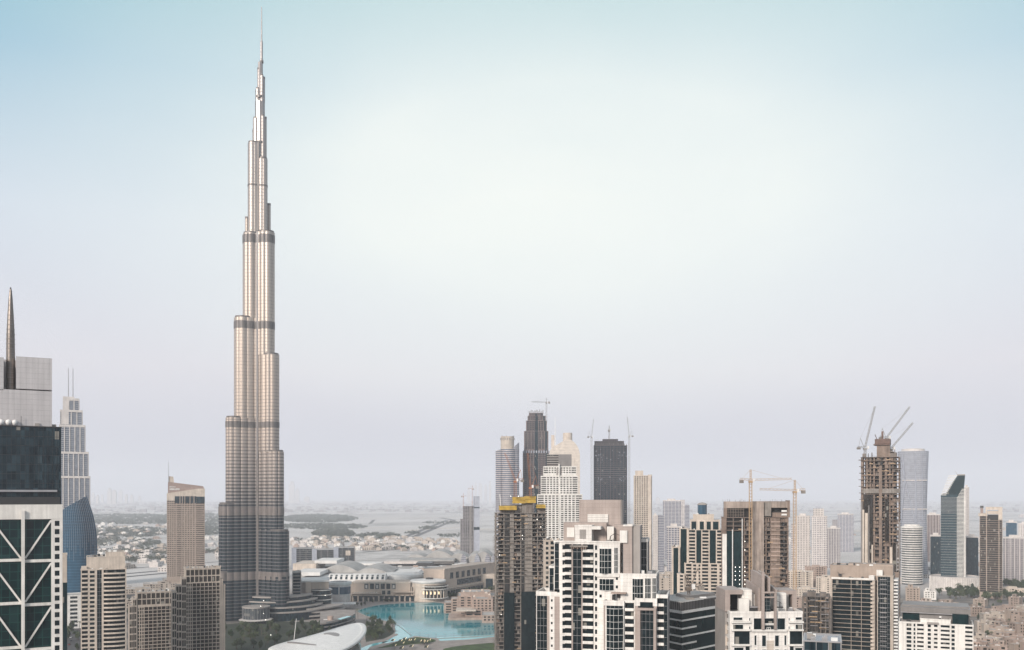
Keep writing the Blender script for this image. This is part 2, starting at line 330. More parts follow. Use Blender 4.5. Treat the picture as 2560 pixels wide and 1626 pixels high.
def wing_plan(ang, length, r, scal=0.8, pitch=9.5, ext=0.0):
    """stadium from the axis outwards along ang, its long sides and nose scalloped into bays"""
    ux, uy = cos(ang), sin(ang); nx, ny = -uy, ux; L_ = max(length-r, 1.0)
    pts = []
    per = [(0, -1, L_)]
    total = 2*L_+pi*r; n = max(24, int(total/1.1)); bays = max(3, round(total/pitch))
    for k in range(n+1):
        s = total*k/n; o = scal*abs(sin(pi*s/total*bays))**0.6-scal*.6+ext
        if s < L_: a, bb, da, db = s, -r, 0, -1
        elif s > L_+pi*r: a, bb, da, db = total-s, r, 0, 1
        else:
            th = (s-L_)/r; a, bb, da, db = L_+r*sin(th), -r*cos(th), sin(th), -cos(th)
        a += da*o; bb += db*o
        pts.append((ux*a+nx*bb, uy*a+ny*bb))
    return pts
# the two wings that come towards the camera and the one that runs away behind
tip = {'l': R(210), 'r': R(330), 'b': R(90)}
def nose(px, r): return (abs(bx(px))-r)/cos(R(30))+r
tiers = {
 'l': [(553, 1427, 10.5), (561, 1260, 10.5), (575.5, 1048, 10.3), (593, 800, 10.8), (611.5, 590, 10.6), (622.5, 363, 7.0), (634, 300, 4.2), (640, 225, 3.0)],
 'r': [(731.5, 1438, 10.2), (730, 1326, 10.2), (715.5, 1131, 9.6), (702, 891, 10.2), (688.6, 586, 10.8), (670, 401, 6.6), (664, 294, 3.2), (660, 192, 2.4)],
 'b': [(700, 1100, 10), (690, 700, 8), (676, 509, 7)]}
for w, lst in tiers.items():
    z0 = 0.0
    for px, py, r in lst:
        z1 = bz(py); ln = nose(px, r) if w != 'b' else abs(bx(px))
        pl = wing_plan(tip[w], ln, r, scal=1.5 if r > 8 else .8 if r > 6 else 0.25)
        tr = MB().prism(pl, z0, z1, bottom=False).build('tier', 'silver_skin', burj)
        # parapet ring with a dark lip on the roof of the setback
        rim = MB(); 
        q = wing_plan(tip[w], ln-0.6, r-0.6, scal=0.0)
        rim.prism(q, z1, z1+2.2, bottom=False).build('roof_plant', 'louvre_band', tr)
        z0 = z1
    prev = 0
    for (a, c, mt) in ((593, 613, 'louvre_band'), (809, 827, 'louvre_band'), (1057, 1072, 'louvre_band'), (1267, 1288, 'louvre_pale'), (1427, 1447, 'louvre_pale'), (466, 470, 'louvre_band')):
        zt, zb = bz(a), bz(c)
        for px, py, r in lst:
            if bz(py) >= zt-3:
                ln = nose(px, r) if w != 'b' else abs(bx(px))
                MB().prism(wing_plan(tip[w], ln, r, scal=1.5 if r > 8 else .8 if r > 6 else 0.25, ext=.35), zb, zt).build('mechanical_band', mt, burj); break
core = MB(); hx = [(9.0*cos(R(a)), 9.0*sin(R(a))) for a in range(0, 360, 60)]
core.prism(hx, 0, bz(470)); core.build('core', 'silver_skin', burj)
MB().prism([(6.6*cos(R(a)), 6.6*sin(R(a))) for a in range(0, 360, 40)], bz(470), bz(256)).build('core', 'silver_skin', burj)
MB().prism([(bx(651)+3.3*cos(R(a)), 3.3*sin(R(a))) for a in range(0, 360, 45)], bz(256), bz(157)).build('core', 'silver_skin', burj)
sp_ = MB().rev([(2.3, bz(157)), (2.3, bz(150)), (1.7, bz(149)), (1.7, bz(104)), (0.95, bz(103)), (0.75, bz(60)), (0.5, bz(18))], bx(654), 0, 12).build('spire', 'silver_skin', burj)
MB().rev([(2.6, bz(158)), (2.6, bz(153))], bx(654), 0, 12).build('collar', 'louvre_band', sp_)
for py in (247, 362, 468):
    MB().rev([(5.6 if py < 300 else 7.6, bz(py)), (5.6 if py < 300 else 7.6, bz(py)+3)], 0, 0, 16).build('mechanical_band', 'louvre_band', burj)
MB().box(-1.5, 1.5, -13.4, -10.5, 0, bz(586)).build('groove_shade', 'louvre_band', burj)  # dark strip standing for the deep shadow in the groove between the wings
MB().box(-0.3, 0.3, -14.2, -13.4, bz(1150), bz(586)).build('fin', 'steel', burj)
MB().box(-1.0, 1.0, -9.6, -7.5, bz(586), bz(363)).build('groove_shade', 'louvre_band', burj)  # shadow of the upper groove, put in as a dark strip

# the slivers of further setbacks that show beside the shaft high up
for px, q0, q1, r, y in ((616.5, 543, 592, 2.4, 1), (672, 509, 592, 2.1, 2), (662.5, 294, 401, 2.3, 0), (634.6, 327, 363, 1.7, -1), (642, 227, 258, 2.0, 0), (658.4, 193, 256, 2.0, 1), (647.5, 172, 232, 2.0, -1)):
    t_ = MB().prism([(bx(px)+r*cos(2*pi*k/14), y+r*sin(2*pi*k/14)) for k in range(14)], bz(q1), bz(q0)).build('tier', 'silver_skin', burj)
    MB().rev([(r+.15, bz(q0)-2.2), (r+.15, bz(q0)+.4)], bx(px), y, 14).build('mechanical_band', 'louvre_band', burj)
# ------------------------------------------------------------------ towers: local metres, x right, y away from the camera, z up, seen through the photograph's own pixel rows and columns
def lerp(a, b, t): return a+(b-a)*t
PATTERN = {'louvres', 'props', 'lettering', 'debris', 'piers'}
class T:
    """one building: an Empty at the middle of its front foot; parts are its children"""
    def __init__(s, name, label, pxc, d, rot=0.0, cat='tower', group=None):
        th = atan2(pxc-CX, F); s.rz = -th+R(rot); s.b = ((pxc-CX)*d/F, d); s.c, s.s = cos(s.rz), sin(s.rz); s.d = d
        s.o = empty(name, (s.b[0], s.b[1], 0), s.rz, label, cat, group); s.k = {}; s.sp = {}
    def x(s, px, y=0.0):
        t = (px-CX)/F; return (t*(s.b[1]+y*s.c)-s.b[0]+y*s.s)/(s.c-t*s.s)
    def z(s, py, x=0.0, y=0.0): return CH-(py-HY)*(s.b[1]+x*s.s+y*s.c)/F
    def mb(s, name, mat): return s.k.setdefault((name, mat), MB())
    def item(s, name, mat, size, m): s.sp.setdefault((name, mat), []).append((size, m))
    def box(s, name, mat, p0, p1, q0, q1, y0, y1):
        """p0..p1 columns, q0 top row, q1 bottom row (None: ground) in the plane y0; merged per name and material"""
        x0, x1 = s.x(p0, y0), s.x(p1, y0); xm = (x0+x1)/2; za, zb = 0 if q1 is None else s.z(q1, xm, y0), s.z(q0, xm, y0)
        if name in PATTERN: s.mb(name, mat).box(x0, x1, y0, y1, za, zb)
        else: s.item(name, mat, (x1-x0)*(zb-za), MB().box(x0, x1, y0, y1, za, zb))
        return s
    def outline(s, name, mat, pts, y0, y1):
        """closed outline in the x-z plane (photo pixels, clockwise or not) given a real depth"""
        p = [(s.x(a, y0), s.z(b, s.x(a, y0), y0)) for a, b in pts]; n = len(p)
        ar = sum(p[k][0]*p[(k+1) % n][1]-p[(k+1) % n][0]*p[k][1] for k in range(n))
        if ar < 0: p = p[::-1]
        vs = [(a, y0, b) for a, b in p]+[(a, y1, b) for a, b in p]
        s.item(name, mat, 50, MB().add(vs, [tuple(range(n)), tuple(range(2*n-1, n-1, -1))]+[(k, n+k, n+(k+1) % n, (k+1) % n) for k in range(n)])); return s
    def done(s):
        first = None
        for (name, mat), m in s.k.items():
            if m.v: o = m.build(name, mat, s.o); first = first or o
        for (name, mat), it in s.sp.items(): spread(name, s.o, it, mat)
        return s
    def face(s, P, Q, z0, z1, spec, fh, wall='white_render', glass='glass', alt='taupe', par=None, zref=None, wf=(0.28, 0.86), deep=1.3, merge=False, win='window', rail=None, slab=0.25):
        """facade from local plan point P to Q (left to right seen from outside).  spec: letters with relative widths
        w wall, d second wall, p window per storey, P same but merged, g curtain glass, G glass between slab bands, b balconies, c bowed balconies, o open storeys"""
        L_ = hypot(Q[0]-P[0], Q[1]-P[1]); u = ((Q[0]-P[0])/L_, (Q[1]-P[1])/L_); nx, ny = u[1], -u[0]
        def fb(m, a, b, o0, o1, za, zb):
            pts = [(P[0]+u[0]*q+nx*o, P[1]+u[1]*q+ny*o) for q, o in ((a, o1), (b, o1), (b, o0), (a, o0))]
            return m.prism(pts, za, zb)
        toks = [(q[0], float(q[1:])) for q in spec.split()]; tot = sum(q[1] for q in toks); a = 0.0
        zt = z1 if zref is None else zref
        fl = []; k = 0
        while zt-(k+1)*fh > z0-0.01:
            if zt-k*fh <= z1+0.01: fl.append(zt-(k+1)*fh)
            k += 1
        zlow = fl[-1] if fl else z1
        for ty, w in toks:
            b = a+w/tot*L_; near = 1e4/s.d
            if ty in 'wd': fb(s.mb('wall', wall if ty == 'w' else alt), a, b, -deep, 0, z0, z1)
            elif ty in 'pPG':
                m = s.mb('wall', wall)
                if zlow > z0+.01: fb(m, a, b, -deep, 0, z0, zlow)
                if fl and fl[0]+fh < z1-.01: fb(m, a, b, -deep, 0, fl[0]+fh, z1)
                lo, hi = wf
                for zf in fl:
                    oo = 0.35 if ty == 'G' else 0
                    fb(m, a, b, -deep, oo, zf, zf+lo*fh)
                    if hi < 1: fb(m, a, b, -deep, oo*0.6, zf+hi*fh, zf+fh)
                    if ty == 'p' and not merge: s.item(win, glass, (b-a)*(hi-lo)*fh*near, fb(MB(), a, b, -deep, -0.3, zf+lo*fh, zf+hi*fh))
                if (ty != 'p' or merge) and fl: s.item('glazing', glass, (b-a)*(z1-z0)+50, fb(MB(), a, b, -deep, -0.3, zlow+.02, fl[0]+fh-.02))
            elif ty == 'g':
                fb(MB(), 0, 1, 0, 1, 0, 1)
                s.item('glazing', glass, (b-a)*(z1-z0), fb(MB(), a, b, -deep, -0.15, z0, z1))
                m = s.mb('mullions', 'dark_metal' if glass == 'glass_navy' else 'steel')
                for zf in fl: fb(m, a, b, -0.2, 0.02, zf-.06, zf+.06)
                nn = max(1, round((b-a)/1.7))
                if nn < 30 and s.d < 900:
                    for j in range(nn+1): q = lerp(a, b, j/nn); fb(m, max(a, q-.04), min(b, q+.04), -0.2, -0.02, z0, z1)
            elif ty in 'bc':
                if fl: s.item('glazing', glass, (b-a)*(z1-z0), fb(MB(), a, b, -deep, -deep+.1, zlow, z1))
                fb(s.mb('wall', wall), a, b, -deep, 0, z0, zlow)
                for zf in fl:
                    m = MB()
                    if ty == 'b':
                        fb(m, a, b, -deep+.1, 0.5, zf-.15, zf+slab)
                        if rail is None: fb(m, a, b, 0.35, 0.5, zf+slab, zf+1.15)
                    else:
                        bul = min(1.6, (b-a)*.16); N = 10
                        arc = [(lerp(a, b, j/N), 0.25+bul*(1-(2*j/N-1)**2)) for j in range(N+1)]
                        pl = [(P[0]+u[0]*q+nx*o, P[1]+u[1]*q+ny*o) for q, o in arc+[(b, -deep+.1), (a, -deep+.1)]]
                        m.prism(pl, zf-.15, zf+slab)
                        inn = [(P[0]+u[0]*q+nx*(o-.15), P[1]+u[1]*q+ny*(o-.15)) for q, o in arc]
                        if rail is None: m.prism(pl[:N+1]+inn[::-1], zf+slab, zf+1.1)
                    s.item('balcony', par or wall, (b-a)*near+zf*.001, m)
            elif ty == 'o':
                fb(s.mb('core', 'interior_dark'), a, b, -deep, -deep+.1, z0, z1)  # near-black sheet standing for the shade behind open storeys
                m = s.mb('floor_slabs', wall)
                for zf in fl:
                    fb(m, a, b, -deep+.1, random.uniform(.1, .5), zf-.15, zf+.2)
                    if random.random() < .55: q = random.uniform(a, b-(b-a)*.3); fb(m, q, q+(b-a)*random.uniform(.12, .3), -deep+.2, -deep*.4, zf, zf+fh*random.uniform(.5, 1))
            a = b
    def vol(s, p0, p1, q0, q1, y0, y1, front='w1', side='w1', fh=3.4, wall='white_render', roof='roof_grey', cap=1.0, **k):
        """a block: solid inside, facades on front and both flanks, parapet on top"""
        x0, x1 = s.x(p0, y0), s.x(p1, y0); xm = (x0+x1)/2
        z1 = s.z(q0, xm, y0); z0 = 0 if q1 is None else s.z(q1, xm, y0); zc = z1-cap
        dp = k.get('deep', 1.3)
        s.item('body', wall, z1-z0, MB().box(x0+dp-.01, x1-dp+.01, y0+dp-.01, y1, z0, zc-.02))
        zmod = max(z0, k.pop('zmin', 0))
        if zmod > z0+.1:
            s.mb('wall', wall).box(x0, x1, y0, y1-.02, z0, zmod-.01)
        s.face((x0, y0), (x1, y0), zmod, zc, front, fh, wall=wall, **k)
        for P, Q in (((x1, y0+dp+.01), (x1, y1)), ((x0, y1), (x0, y0+dp+.01))): s.face(P, Q, zmod, zc, side, fh, wall=wall, **k)
        if cap:
            m = MB()
            for bx_ in ((x0-.15, x1+.15, y0-.15, y0+.5), (x0-.15, x1+.15, y1-.5, y1+.15), (x0-.15, x0+.5, y0+.5, y1-.5), (x1-.5, x1+.15, y0+.5, y1-.5)): m.box(*bx_, zc, z1)
            s.item('parapet', wall, x1-x0, m)
            s.item('roof', roof, x1-x0, MB().box(x0+.5, x1-.5, y0+.5, y1-.5, zc-.02, zc+.1))
            if s.d < 950 and x1-x0 > 7 and y1-y0 > 9:
                rr = random.Random(int(x0*7+z1))
                for _ in range(int((x1-x0)*(y1-y0)/45)+2):
                    a_, b_ = rr.uniform(x0+1, x1-3), rr.uniform(y0+1, y1-3); w_ = rr.uniform(.9, 2.4)
                    s.item('roof_unit', rr.choice(['steel', 'white_metal', 'greige', 'dark_metal']), 1, MB().box(a_, a_+w_, b_, b_+rr.uniform(.9, 2), zc+.1, zc+rr.uniform(.9, 2.2)))
        return x0, x1, zc
    def zmin(s): return CH-(1650-HY)*(s.d)/F
def crane(label, px, d, q0, q1, jib_l, jib_r, mat='crane_ochre', luff=None, wd=1.8, group='tower cranes', gap=None):
    """tower crane: mast from row q1 up to row q0; jib_l / jib_r the columns its two arms reach; luff = (column, row) of a raised jib's tip"""
    s = d/F; x0 = (px-CX)*s; zt = CH-(q0-HY)*s; zb = 0 if q1 is None else CH-(q1-HY)*s
    o = empty('tower_crane', (x0, d, zb), 0, label, 'crane', group); H = zt-zb
    def lat(m, p, q, w, n, r):
        """square lattice between two points"""
        dx = [q[k]-p[k] for k in range(3)]; l = hypot(*dx); h = [a/l for a in dx]
        if abs(h[2]) > .9: a, b = (1, 0, 0), (0, 1, 0)
        else: a, b = (0, 1, 0), (-h[2], 0, h[0])
        cs = [(w/2, w/2), (-w/2, w/2), (-w/2, -w/2), (w/2, -w/2)]
        pt = lambda t, c: tuple(p[k]+dx[k]*t+a[k]*c[0]+b[k]*c[1] for k in range(3))
        for c in cs: m.bar(pt(0, c), pt(1, c), r*1.1)
        for j in range(n):
            for k in range(4): m.bar(pt(j/n, cs[k]), pt((j+1)/n, cs[(k+1) % 4]), r*.6, 3)
    m = MB(); lat(m, (0, 0, 0), (0, 0, H-2), wd, max(3, int(H/2.5)), .17); m.build('mast', mat, o)
    MB().box(-1.4, 1.4, -1.4, 1.4, H-2.4, H-.6).build('slewing_ring', mat, o)
    MB().box(1.1, 2.6, -2.9, -1.3, H-1.4, H+1.0).build('cab', 'white_metal', o)
    if luff is None:
        m = MB(); lat(m, (0, 0, H), (0, 0, H+8), 1.0, 4, .13); m.build('apex', mat, o)
        for nm, pe in (('jib', jib_r), ('counter_jib', jib_l)):
            e = (pe-px)*s; m = MB(); lat(m, (0, 0, H), (e, 0, H+.8), 1.3, max(3, int(abs(e)/3)), .13)
            j = m.build(nm, mat, o)
        for e, nm in ((jib_r, 'jib_tie'), (jib_l, 'jib_tie')): MB().bar((0, 0, H+8), ((e-px)*s*.75, 0, H+1.2), .09).build(nm, mat, o)
        sh = jib_l if abs(jib_l-px) < abs(jib_r-px) else jib_r; e = (sh-px)*s; sg = 1 if e > 0 else -1
        MB().box(min(e, e-3*sg), max(e, e-3*sg), -.9, .9, H-2.6, H-.2).build('counterweight', 'concrete', o)
    else:
        e = (luff[0]-px)*s; h = CH-(luff[1]-HY)*s-zb
        m = MB(); lat(m, (0, 0, H), (e, 0, h), 1.15, max(4, int(hypot(e, h-H)/3)), .14); m.build('jib', mat, o)
        sg = -1 if e > 0 else 1
        m = MB(); lat(m, (0, 0, H), (sg*7, 0, H+.3), 1.4, 3, .16); m.build('counter_jib', mat, o)
        MB().bar((sg*1.0, 0, H), (sg*4.5, 0, H+8.5), .25).bar((sg*6, 0, H), (sg*4.5, 0, H+8.5), .15).build('a_frame', mat, o)
        MB().bar((sg*4.5, 0, H+8.5), (e*.95, 0, lerp(H, h, .95)), .08).build('jib_tie', mat, o)
        MB().box(*sorted((sg*4.5, sg*7.5)), -1, 1, H-2, H).build('counterweight', 'concrete', o)
    return o
# ------------------------------------------------------------------ left foreground: the braced tower with a spire
t = T('braced_tower', 'nearest tower at left, white X braces over dark glass, metal crown and spire', 62, 380)
zm = t.zmin()
# white frame block
X0, X1, ztop = t.vol(-90, 156, 1262, None, 0, 26, 'w1', 'w1', wall='white_plain', roof='roof_grey', cap=0.8, zmin=zm-6)
f = lambda a, b, c, e, y0, y1, nm, mt: t.box(nm, mt, a, b, c, e, y0, y1)
# the glazed bays stand in front of the block, the frame in front of them
for a, b in ((-90, 53), (62, 128)):
    for c, e in ((1299, 1399), (1406, 1508), (1515, 1620), (1627, 1730)):
        m = MB(); x0, x1 = t.x(a, -.4), t.x(b, -.4); m.box(x0, x1, -.4, -.02, t.z(e, (x0+x1)/2), t.z(c, (x0+x1)/2)); t.item('glazing', 'glass_floors', 1, m)
f(-90, 156, 1262, 1299, -1.5, -.02, 'frame', 'white_plain')
for a, b in ((53, 62), (128, 156)):
    if a == 53: f(a, b, 1277, 1900, -2.6, -1.5, 'frame', 'white_plain'); f(a, b, 1299, 1900, -1.5, -.02, 'frame', 'white_plain')
for c, e in ((1399, 1406), (1508, 1515), (1620, 1627)):
    f(-90, 53, c, e, -1.4, -.42, 'frame', 'white_plain'); f(62, 128, c, e, -1.4, -.42, 'frame', 'white_plain')
k = 0
for c, e in ((1299, 1399), (1406, 1508), (1515, 1620), (1627, 1730)):
    for (pa, qa), (pb, qb) in (((128, c+2), (63, e-3)), ((-21, c+2), (52, e-3))):
        xa, xb = t.x(pa, -.9), t.x(pb, -.9)
        MB().bar((xa, -.95, t.z(qa, xa)), (xb, -.95, t.z(qb, xb)), .5).build('brace', 'white_plain', t.o)
# right pier with a window per storey
x0, x1 = t.x(128, -1), t.x(156, -1)
t.face((x0, -1.4), (x1, -1.4), zm-6, t.z(1299), 'w1.1 p1.5 w0.9', 3.47, wall='white_plain', deep=1.38, wf=(.18, .80))
# dark glass block above, ledge and roof domes
X0, X1, zc = t.vol(-90, 153, 1064, 1262, 1.5, 24, 'g1', 'g1', fh=3.9, wall='dark_metal', roof='roof_dark', cap=0.4, glass='glass_navy')
f(-90, 143, 1225, 1230, .2, 1.6, 'ledge', 'steel'); f(-90, 150, 1243, 1262, 1.2, 1.49, 'ledge', 'dark_metal')
for px in (3, 21, 37):
    m = MB(); xx = t.x(px, 3); m.rev([(.15, zc+.3), (.9, zc+.9), (1.15, zc+1.7), (.9, zc+2.5), (.2, zc+2.9)], xx, 3.2, 10); m.build('satellite_dome', 'white_metal', t.o, True)
m = MB().bar((t.x(53, 3), 3, zc), (t.x(53, 3), 3, zc+4.5), .12); m.build('aerial', 'dark_metal', t.o)
# crown of metal panels, split by the slot the spire stands in
f(-90, 130, 974, 1066, 4, 22, 'crown', 'metal_panel')
f(40, 130, 894, 974, 4, 22, 'crown', 'metal_panel'); f(-90, 9, 891, 974, 4, 22, 'crown', 'metal_panel')
f(9, 40, 900, 974, 16, 22, 'crown', 'metal_panel')
xx = t.x(26.5, 9); zz = lambda q: t.z(q, xx, 9)
sp_ = MB().rev([(1.6, zz(974)), (1.7, zz(900)), (1.55, zz(840)), (1.2, zz(790)), (.75, zz(745)), (.4, zz(724))], xx, 9, 14).build('spire', 'bronze_panel', t.o)
m = MB()
for q in range(728, 970, 12): m.rev([(lerp(.6, 1.75, min(1, (q-728)/110)), zz(q)), (lerp(.6, 1.75, min(1, (q-728)/110)), zz(q+1.2))], xx, 9, 14)
tag(m.build('spire_rings', 'grey_clad', sp_), kind='stuff')
MB().rev([(.3, zz(724)), (.28, zz(719))], xx, 9, 8).build('spire_tip', 'dark_metal', sp_)
t.done()

# beige tower that peeks out behind it
t = T('apartment_tower', 'narrow beige and green glass tower peeking out behind the braced tower', 158, 560)
t.vol(148, 168, 1387, None, 0, 20, 'w1', 'w1', wall='cream', zmin=60)
t.box('glazing', 'glass_teal', 157, 168, 1457, None, -.5, -.02); t.box('wall', 'cream', 148, 167, 1387, 1457, -.6, -.02)
t.done()

# stepped tower with twin masts
t = T('stepped_tower', 'tall stepped pale tower with twin masts and white ribs', 188, 1650)
wall_mat('stone_rib', (0.60, 0.56, 0.54), rough=.5)
floors_mat('rib_glass', (0.42, 0.43, 0.46), (0.10, 0.12, 0.16), 3.6, .72, rough=.3)
def ribbed(p0, p1, q0, q1, y0, y1, n, cap=0):
    x0, x1 = t.x(p0, y0), t.x(p1, y0); z1, z0 = t.z(q0, 0, y0), (0 if q1 is None else t.z(q1, 0, y0))
    t.mb('tower_shaft', 'rib_glass').box(x0, x1, y0, y1, z0, z1-.3)
    m = t.mb('ribs', 'stone_rib')
    for j in range(n+1):
        xx = lerp(x0, x1, j/n); m.box(max(x0, xx-.8), min(x1, xx+.8), y0-.7, y0, z0, z1+1)
    for j in range(3): yy = lerp(y0, y1, j/2); m.box(x1, x1+.6, max(y0, yy-.8), min(y1, yy+.8), z0, z1+1)
    if cap: m.box(x0-.2, x1+.2, y0-.9, y0-.7, z1-cap, z1+1)
ribbed(144, 225, 1192, None, 0, 42, 6, 3); ribbed(146, 221, 1131, 1192, 2, 40, 6, 3); ribbed(148, 213, 1064, 1131, 4, 38, 5, 3)
ribbed(150, 206, 1027, 1064, 6, 36, 4, 3); ribbed(172, 198, 1000, 1027, 8, 34, 2, 2)
t.box('crown', 'stone_rib', 153, 172, 1027, 1061, 5.4, 20); t.box('crown', 'stone_rib', 157, 186, 992, 1027, 12, 30); t.box('crown', 'stone_rib', 172, 198, 996, 1000, 7, 36)
for px, q in ((171, 921), (182.5, 922)): MB().bar((t.x(px, 14), 14, t.z(1000, 0, 14)), (t.x(px, 14), 14, t.z(q, 0, 14)), .9, 8, .6).build('mast', 'steel', t.o)
t.done()

# blue sail-shaped glass tower
t = T('sail_tower', 'curved blue glass tower with a slanted sail shaped top', 200, 1250)
def right_edge(z):                                       # column of the bulging edge by height
    q = HY-(z-CH)*F/t.d
    pts = [(1240, 217), (1262, 225), (1290, 234), (1320, 240), (1345, 243), (1400, 243.5), (1480, 242), (1640, 236)]
    for (a, pa), (b, pb) in zip(pts, pts[1:]):
        if q <= b: return lerp(pa, pb, max(0, (q-a)/(b-a)))
    return 236
N, NZ = 16, 30
def sail(u, v, o=0.0):
    zt = t.z(lerp(1275, 1240, u**.8)); z = lerp(0, zt, v); xl, xr = t.x(157), t.x(right_edge(z)); xx = lerp(xl, xr, u)
    return (xx, 14*(2*u-1)**2*(.6 if u < .5 else 1.0)-o, z)
vs = [sail(u/N, v/NZ) for v in range(NZ+1) for u in range(N+1)]
fs = [(v*(N+1)+u, v*(N+1)+u+1, (v+1)*(N+1)+u+1, (v+1)*(N+1)+u) for v in range(NZ) for u in range(N)]
k = len(vs); vs += [(a, 20, c) for a, _, c in vs]
fs += [tuple(k+q for q in f_[::-1]) for f_ in fs]
for v in range(NZ): fs += [(v*(N+1)+N, k+v*(N+1)+N, k+(v+1)*(N+1)+N, (v+1)*(N+1)+N), (v*(N+1), (v+1)*(N+1), k+(v+1)*(N+1), k+v*(N+1))]
fs += [(NZ*(N+1)+u, NZ*(N+1)+u+1, k+NZ*(N+1)+u+1, k+NZ*(N+1)+u) for u in range(N)]
floors_mat('sail_glass', (0.045, 0.12, 0.19), (0.015, 0.065, 0.12), 3.9, .8, rough=.25)
MB().add(vs, fs).build('glass_shell', 'sail_glass', t.o)
for u in range(0, N+1):
    m = MB()
    for v in range(15+(u*7) % 5, NZ): m.bar(sail(u/N, v/NZ, .2), sail(u/N, (v+1)/NZ, .2), .2, 4)
    m.build('rib', 'steel', t.o)
t.done()
t = T('podium_block', 'low white podium block at the foot of the blue sail tower', 186, 1150, cat='building')
t.vol(166, 203, 1488, None, 0, 30, 'w1 p1 p1 w1', 'w1', wall='white_plain', fh=5, merge=True); t.done()

# beige tower with bowed balconies
t = T('apartment_tower', 'beige apartment tower with bowed balcony stacks beside the blue sail tower', 258, 720, cat='tower')
zm = t.zmin()
t.vol(202, 316, 1422, None, 0, 28, 'w.5 b3 w1 p2.4 w1.2 g2.4 w1 c11 w.6', 'w1 p2 w1 p2 w1', fh=3.35, wall='cream', glass='glass', zmin=zm, alt='beige', deep=1.8)
t.vol(216, 313, 1392, 1424, 2.5, 26, 'w1', 'w1', wall='cream', cap=.8)
t.vol(264, 311, 1380, 1395, 4, 22, 'w1', 'w1', wall='cream', cap=.6)
t.mb('balcony_corner', 'cream').box(t.x(203), t.x(217), -.2, 10, t.z(1424), t.z(1416))
t.done()

# the two gridded beige towers
for lab, pc, d, steps, n in (('lower gridded beige apartment tower, stepped on its left, between two beige towers', 380, 880, ((323, 333, 1514), (332, 342, 1496), (341, 436, 1479)), 8),
                             ('taller gridded beige apartment tower with stepped shoulders and small roof pinnacles', 500, 800, ((430, 442, 1478), (439, 455, 1462), (454, 466, 1444), (463, 551, 1420)), 8)):
    t = T('apartment_tower', lab, pc, d, 4, group='gridded beige towers'); zm = t.zmin()
    for j, (a, b, q) in enumerate(steps):
        last = j == len(steps)-1
        sp_ = 'w.5 '+('p1.6 w.45 '*(n if last else 1)) if not last else 'w.5 p.6 w.28 p.6 w.28 p.6 w.3 '+'b1.5 w.2 '*6+'p1.3 w.35'
        if last:
            # double-height top storeys, then single storeys
            x0, x1, zc = t.vol(a, b, q, q+38, j*.7, 24, 'w.4 '+'p1.2 w.26 '*8, 'w1 p1 w1 p1 w1', fh=5.8, wall='beige', glass='glass_warm', wf=(.06, .9))
            t.vol(a, b, q+38, None, j*.7, 24, sp_, 'w1 p1 w1 p1 w1', fh=3.3, wall='beige', glass='glass_warm', zmin=zm, cap=.01, wf=(.14, .92), slab=.28, rail=1, deep=1.6)
            for i in range(9):
                xx = lerp(x0, x1, i/8); t.item('pinnacle', 'beige', 1, MB().prism([(xx-.5, j*.7), (xx+.5, j*.7), (xx+.5, j*.7+1), (xx-.5, j*.7+1)], zc+1, zc+2.6))
        else: t.vol(a, b, q, None, j*.7, 20, 'w.5 p1.6 w.4 p1.6 w.5', 'w1 p1 w1', fh=6.6, wall='beige', glass='glass_warm', zmin=zm, wf=(.1, .9))
    if pc == 500: t.vol(550, 557, 1448, None, 3, 24, 'w1', 'w.4 p1 w.4 p1 w.4', wall='beige', zmin=zm); t.vol(556, 563, 1462, None, 4, 24, 'w1', 'w.4 p1 w.4 p1 w.4', wall='beige', zmin=zm)
    t.done()

# beige slab hotel tower with a slanted brown crown
t = T('hotel_tower', 'tan hotel tower with slanted brown crown and thin mast, left of the tallest tower', 465, 1650)
floors_mat('hotel_stripes', (0.47, 0.36, 0.29), (0.10, 0.075, 0.065), 3.5, .55, rough=.6)
wall_mat('crown_brown', (0.30, 0.225, 0.20))
x0, x1, zc = t.vol(417, 512, 1242, None, 0, 40, 'w.3 P.7 w.35 P.7 w.35 P.7 w.35 P.7 w.5 G2.2 w.4 P.8 w.45 P.8 w.45 P.8 w.45 P.8 w.45 P.8 w.6 G4 w.25', 'w1 P1 w1 P1 w1', fh=3.5, wall='tan', glass='glass_warm', cap=.01, wf=(.3, .72), zmin=20)
t.box('glazing', 'glass_navy', 437, 491, 1241, 1258, -1, -.02); t.box('glazing', 'glass_navy', 492, 511.5, 1242, 1258, -1, -.02)
for px in (449, 455, 461, 474, 484): t.box('piers', 'tan', px, px+2, 1241, 1260, -1.4, -1.02)
t.outline('crown', 'cream', [(417, 1242), (512, 1242), (512, 1222), (495, 1222), (417, 1234)], -.6, 38)
t.box('piers', 'cream', 417, 436.5, 1242, 1252, -1, -.03)
t.outline('crown_screen', 'crown_brown', [(419.5, 1234), (495, 1222.5), (511, 1223), (508, 1216), (420, 1205)], 3, 30)
t.outline('crown_fin', 'cream', [(422, 1205.5), (435, 1207), (433, 1192), (422, 1191)], 4, 16)
MB().bar((t.x(421.5, 3), 3, t.z(1206, 0, 3)), (t.x(421.5, 3), 3, t.z(1154, 0, 3)), .5, 6, .25).build('mast', 'steel', t.o)
# lettering on the crown: two small rows, too blurred to read
m = t.mb('lettering', 'white_metal')
for row, (q0, q1, a, b) in enumerate(((1216, 1219, 424, 439), (1221, 1225.5, 424, 449))):
    px = a
    while px < b: w = random.uniform(.9, 2.0); t.box('lettering', 'white_metal', px, px+w, q0+random.uniform(0, .8), q1, 2.6, 2.98); px += w+.7
t.done()
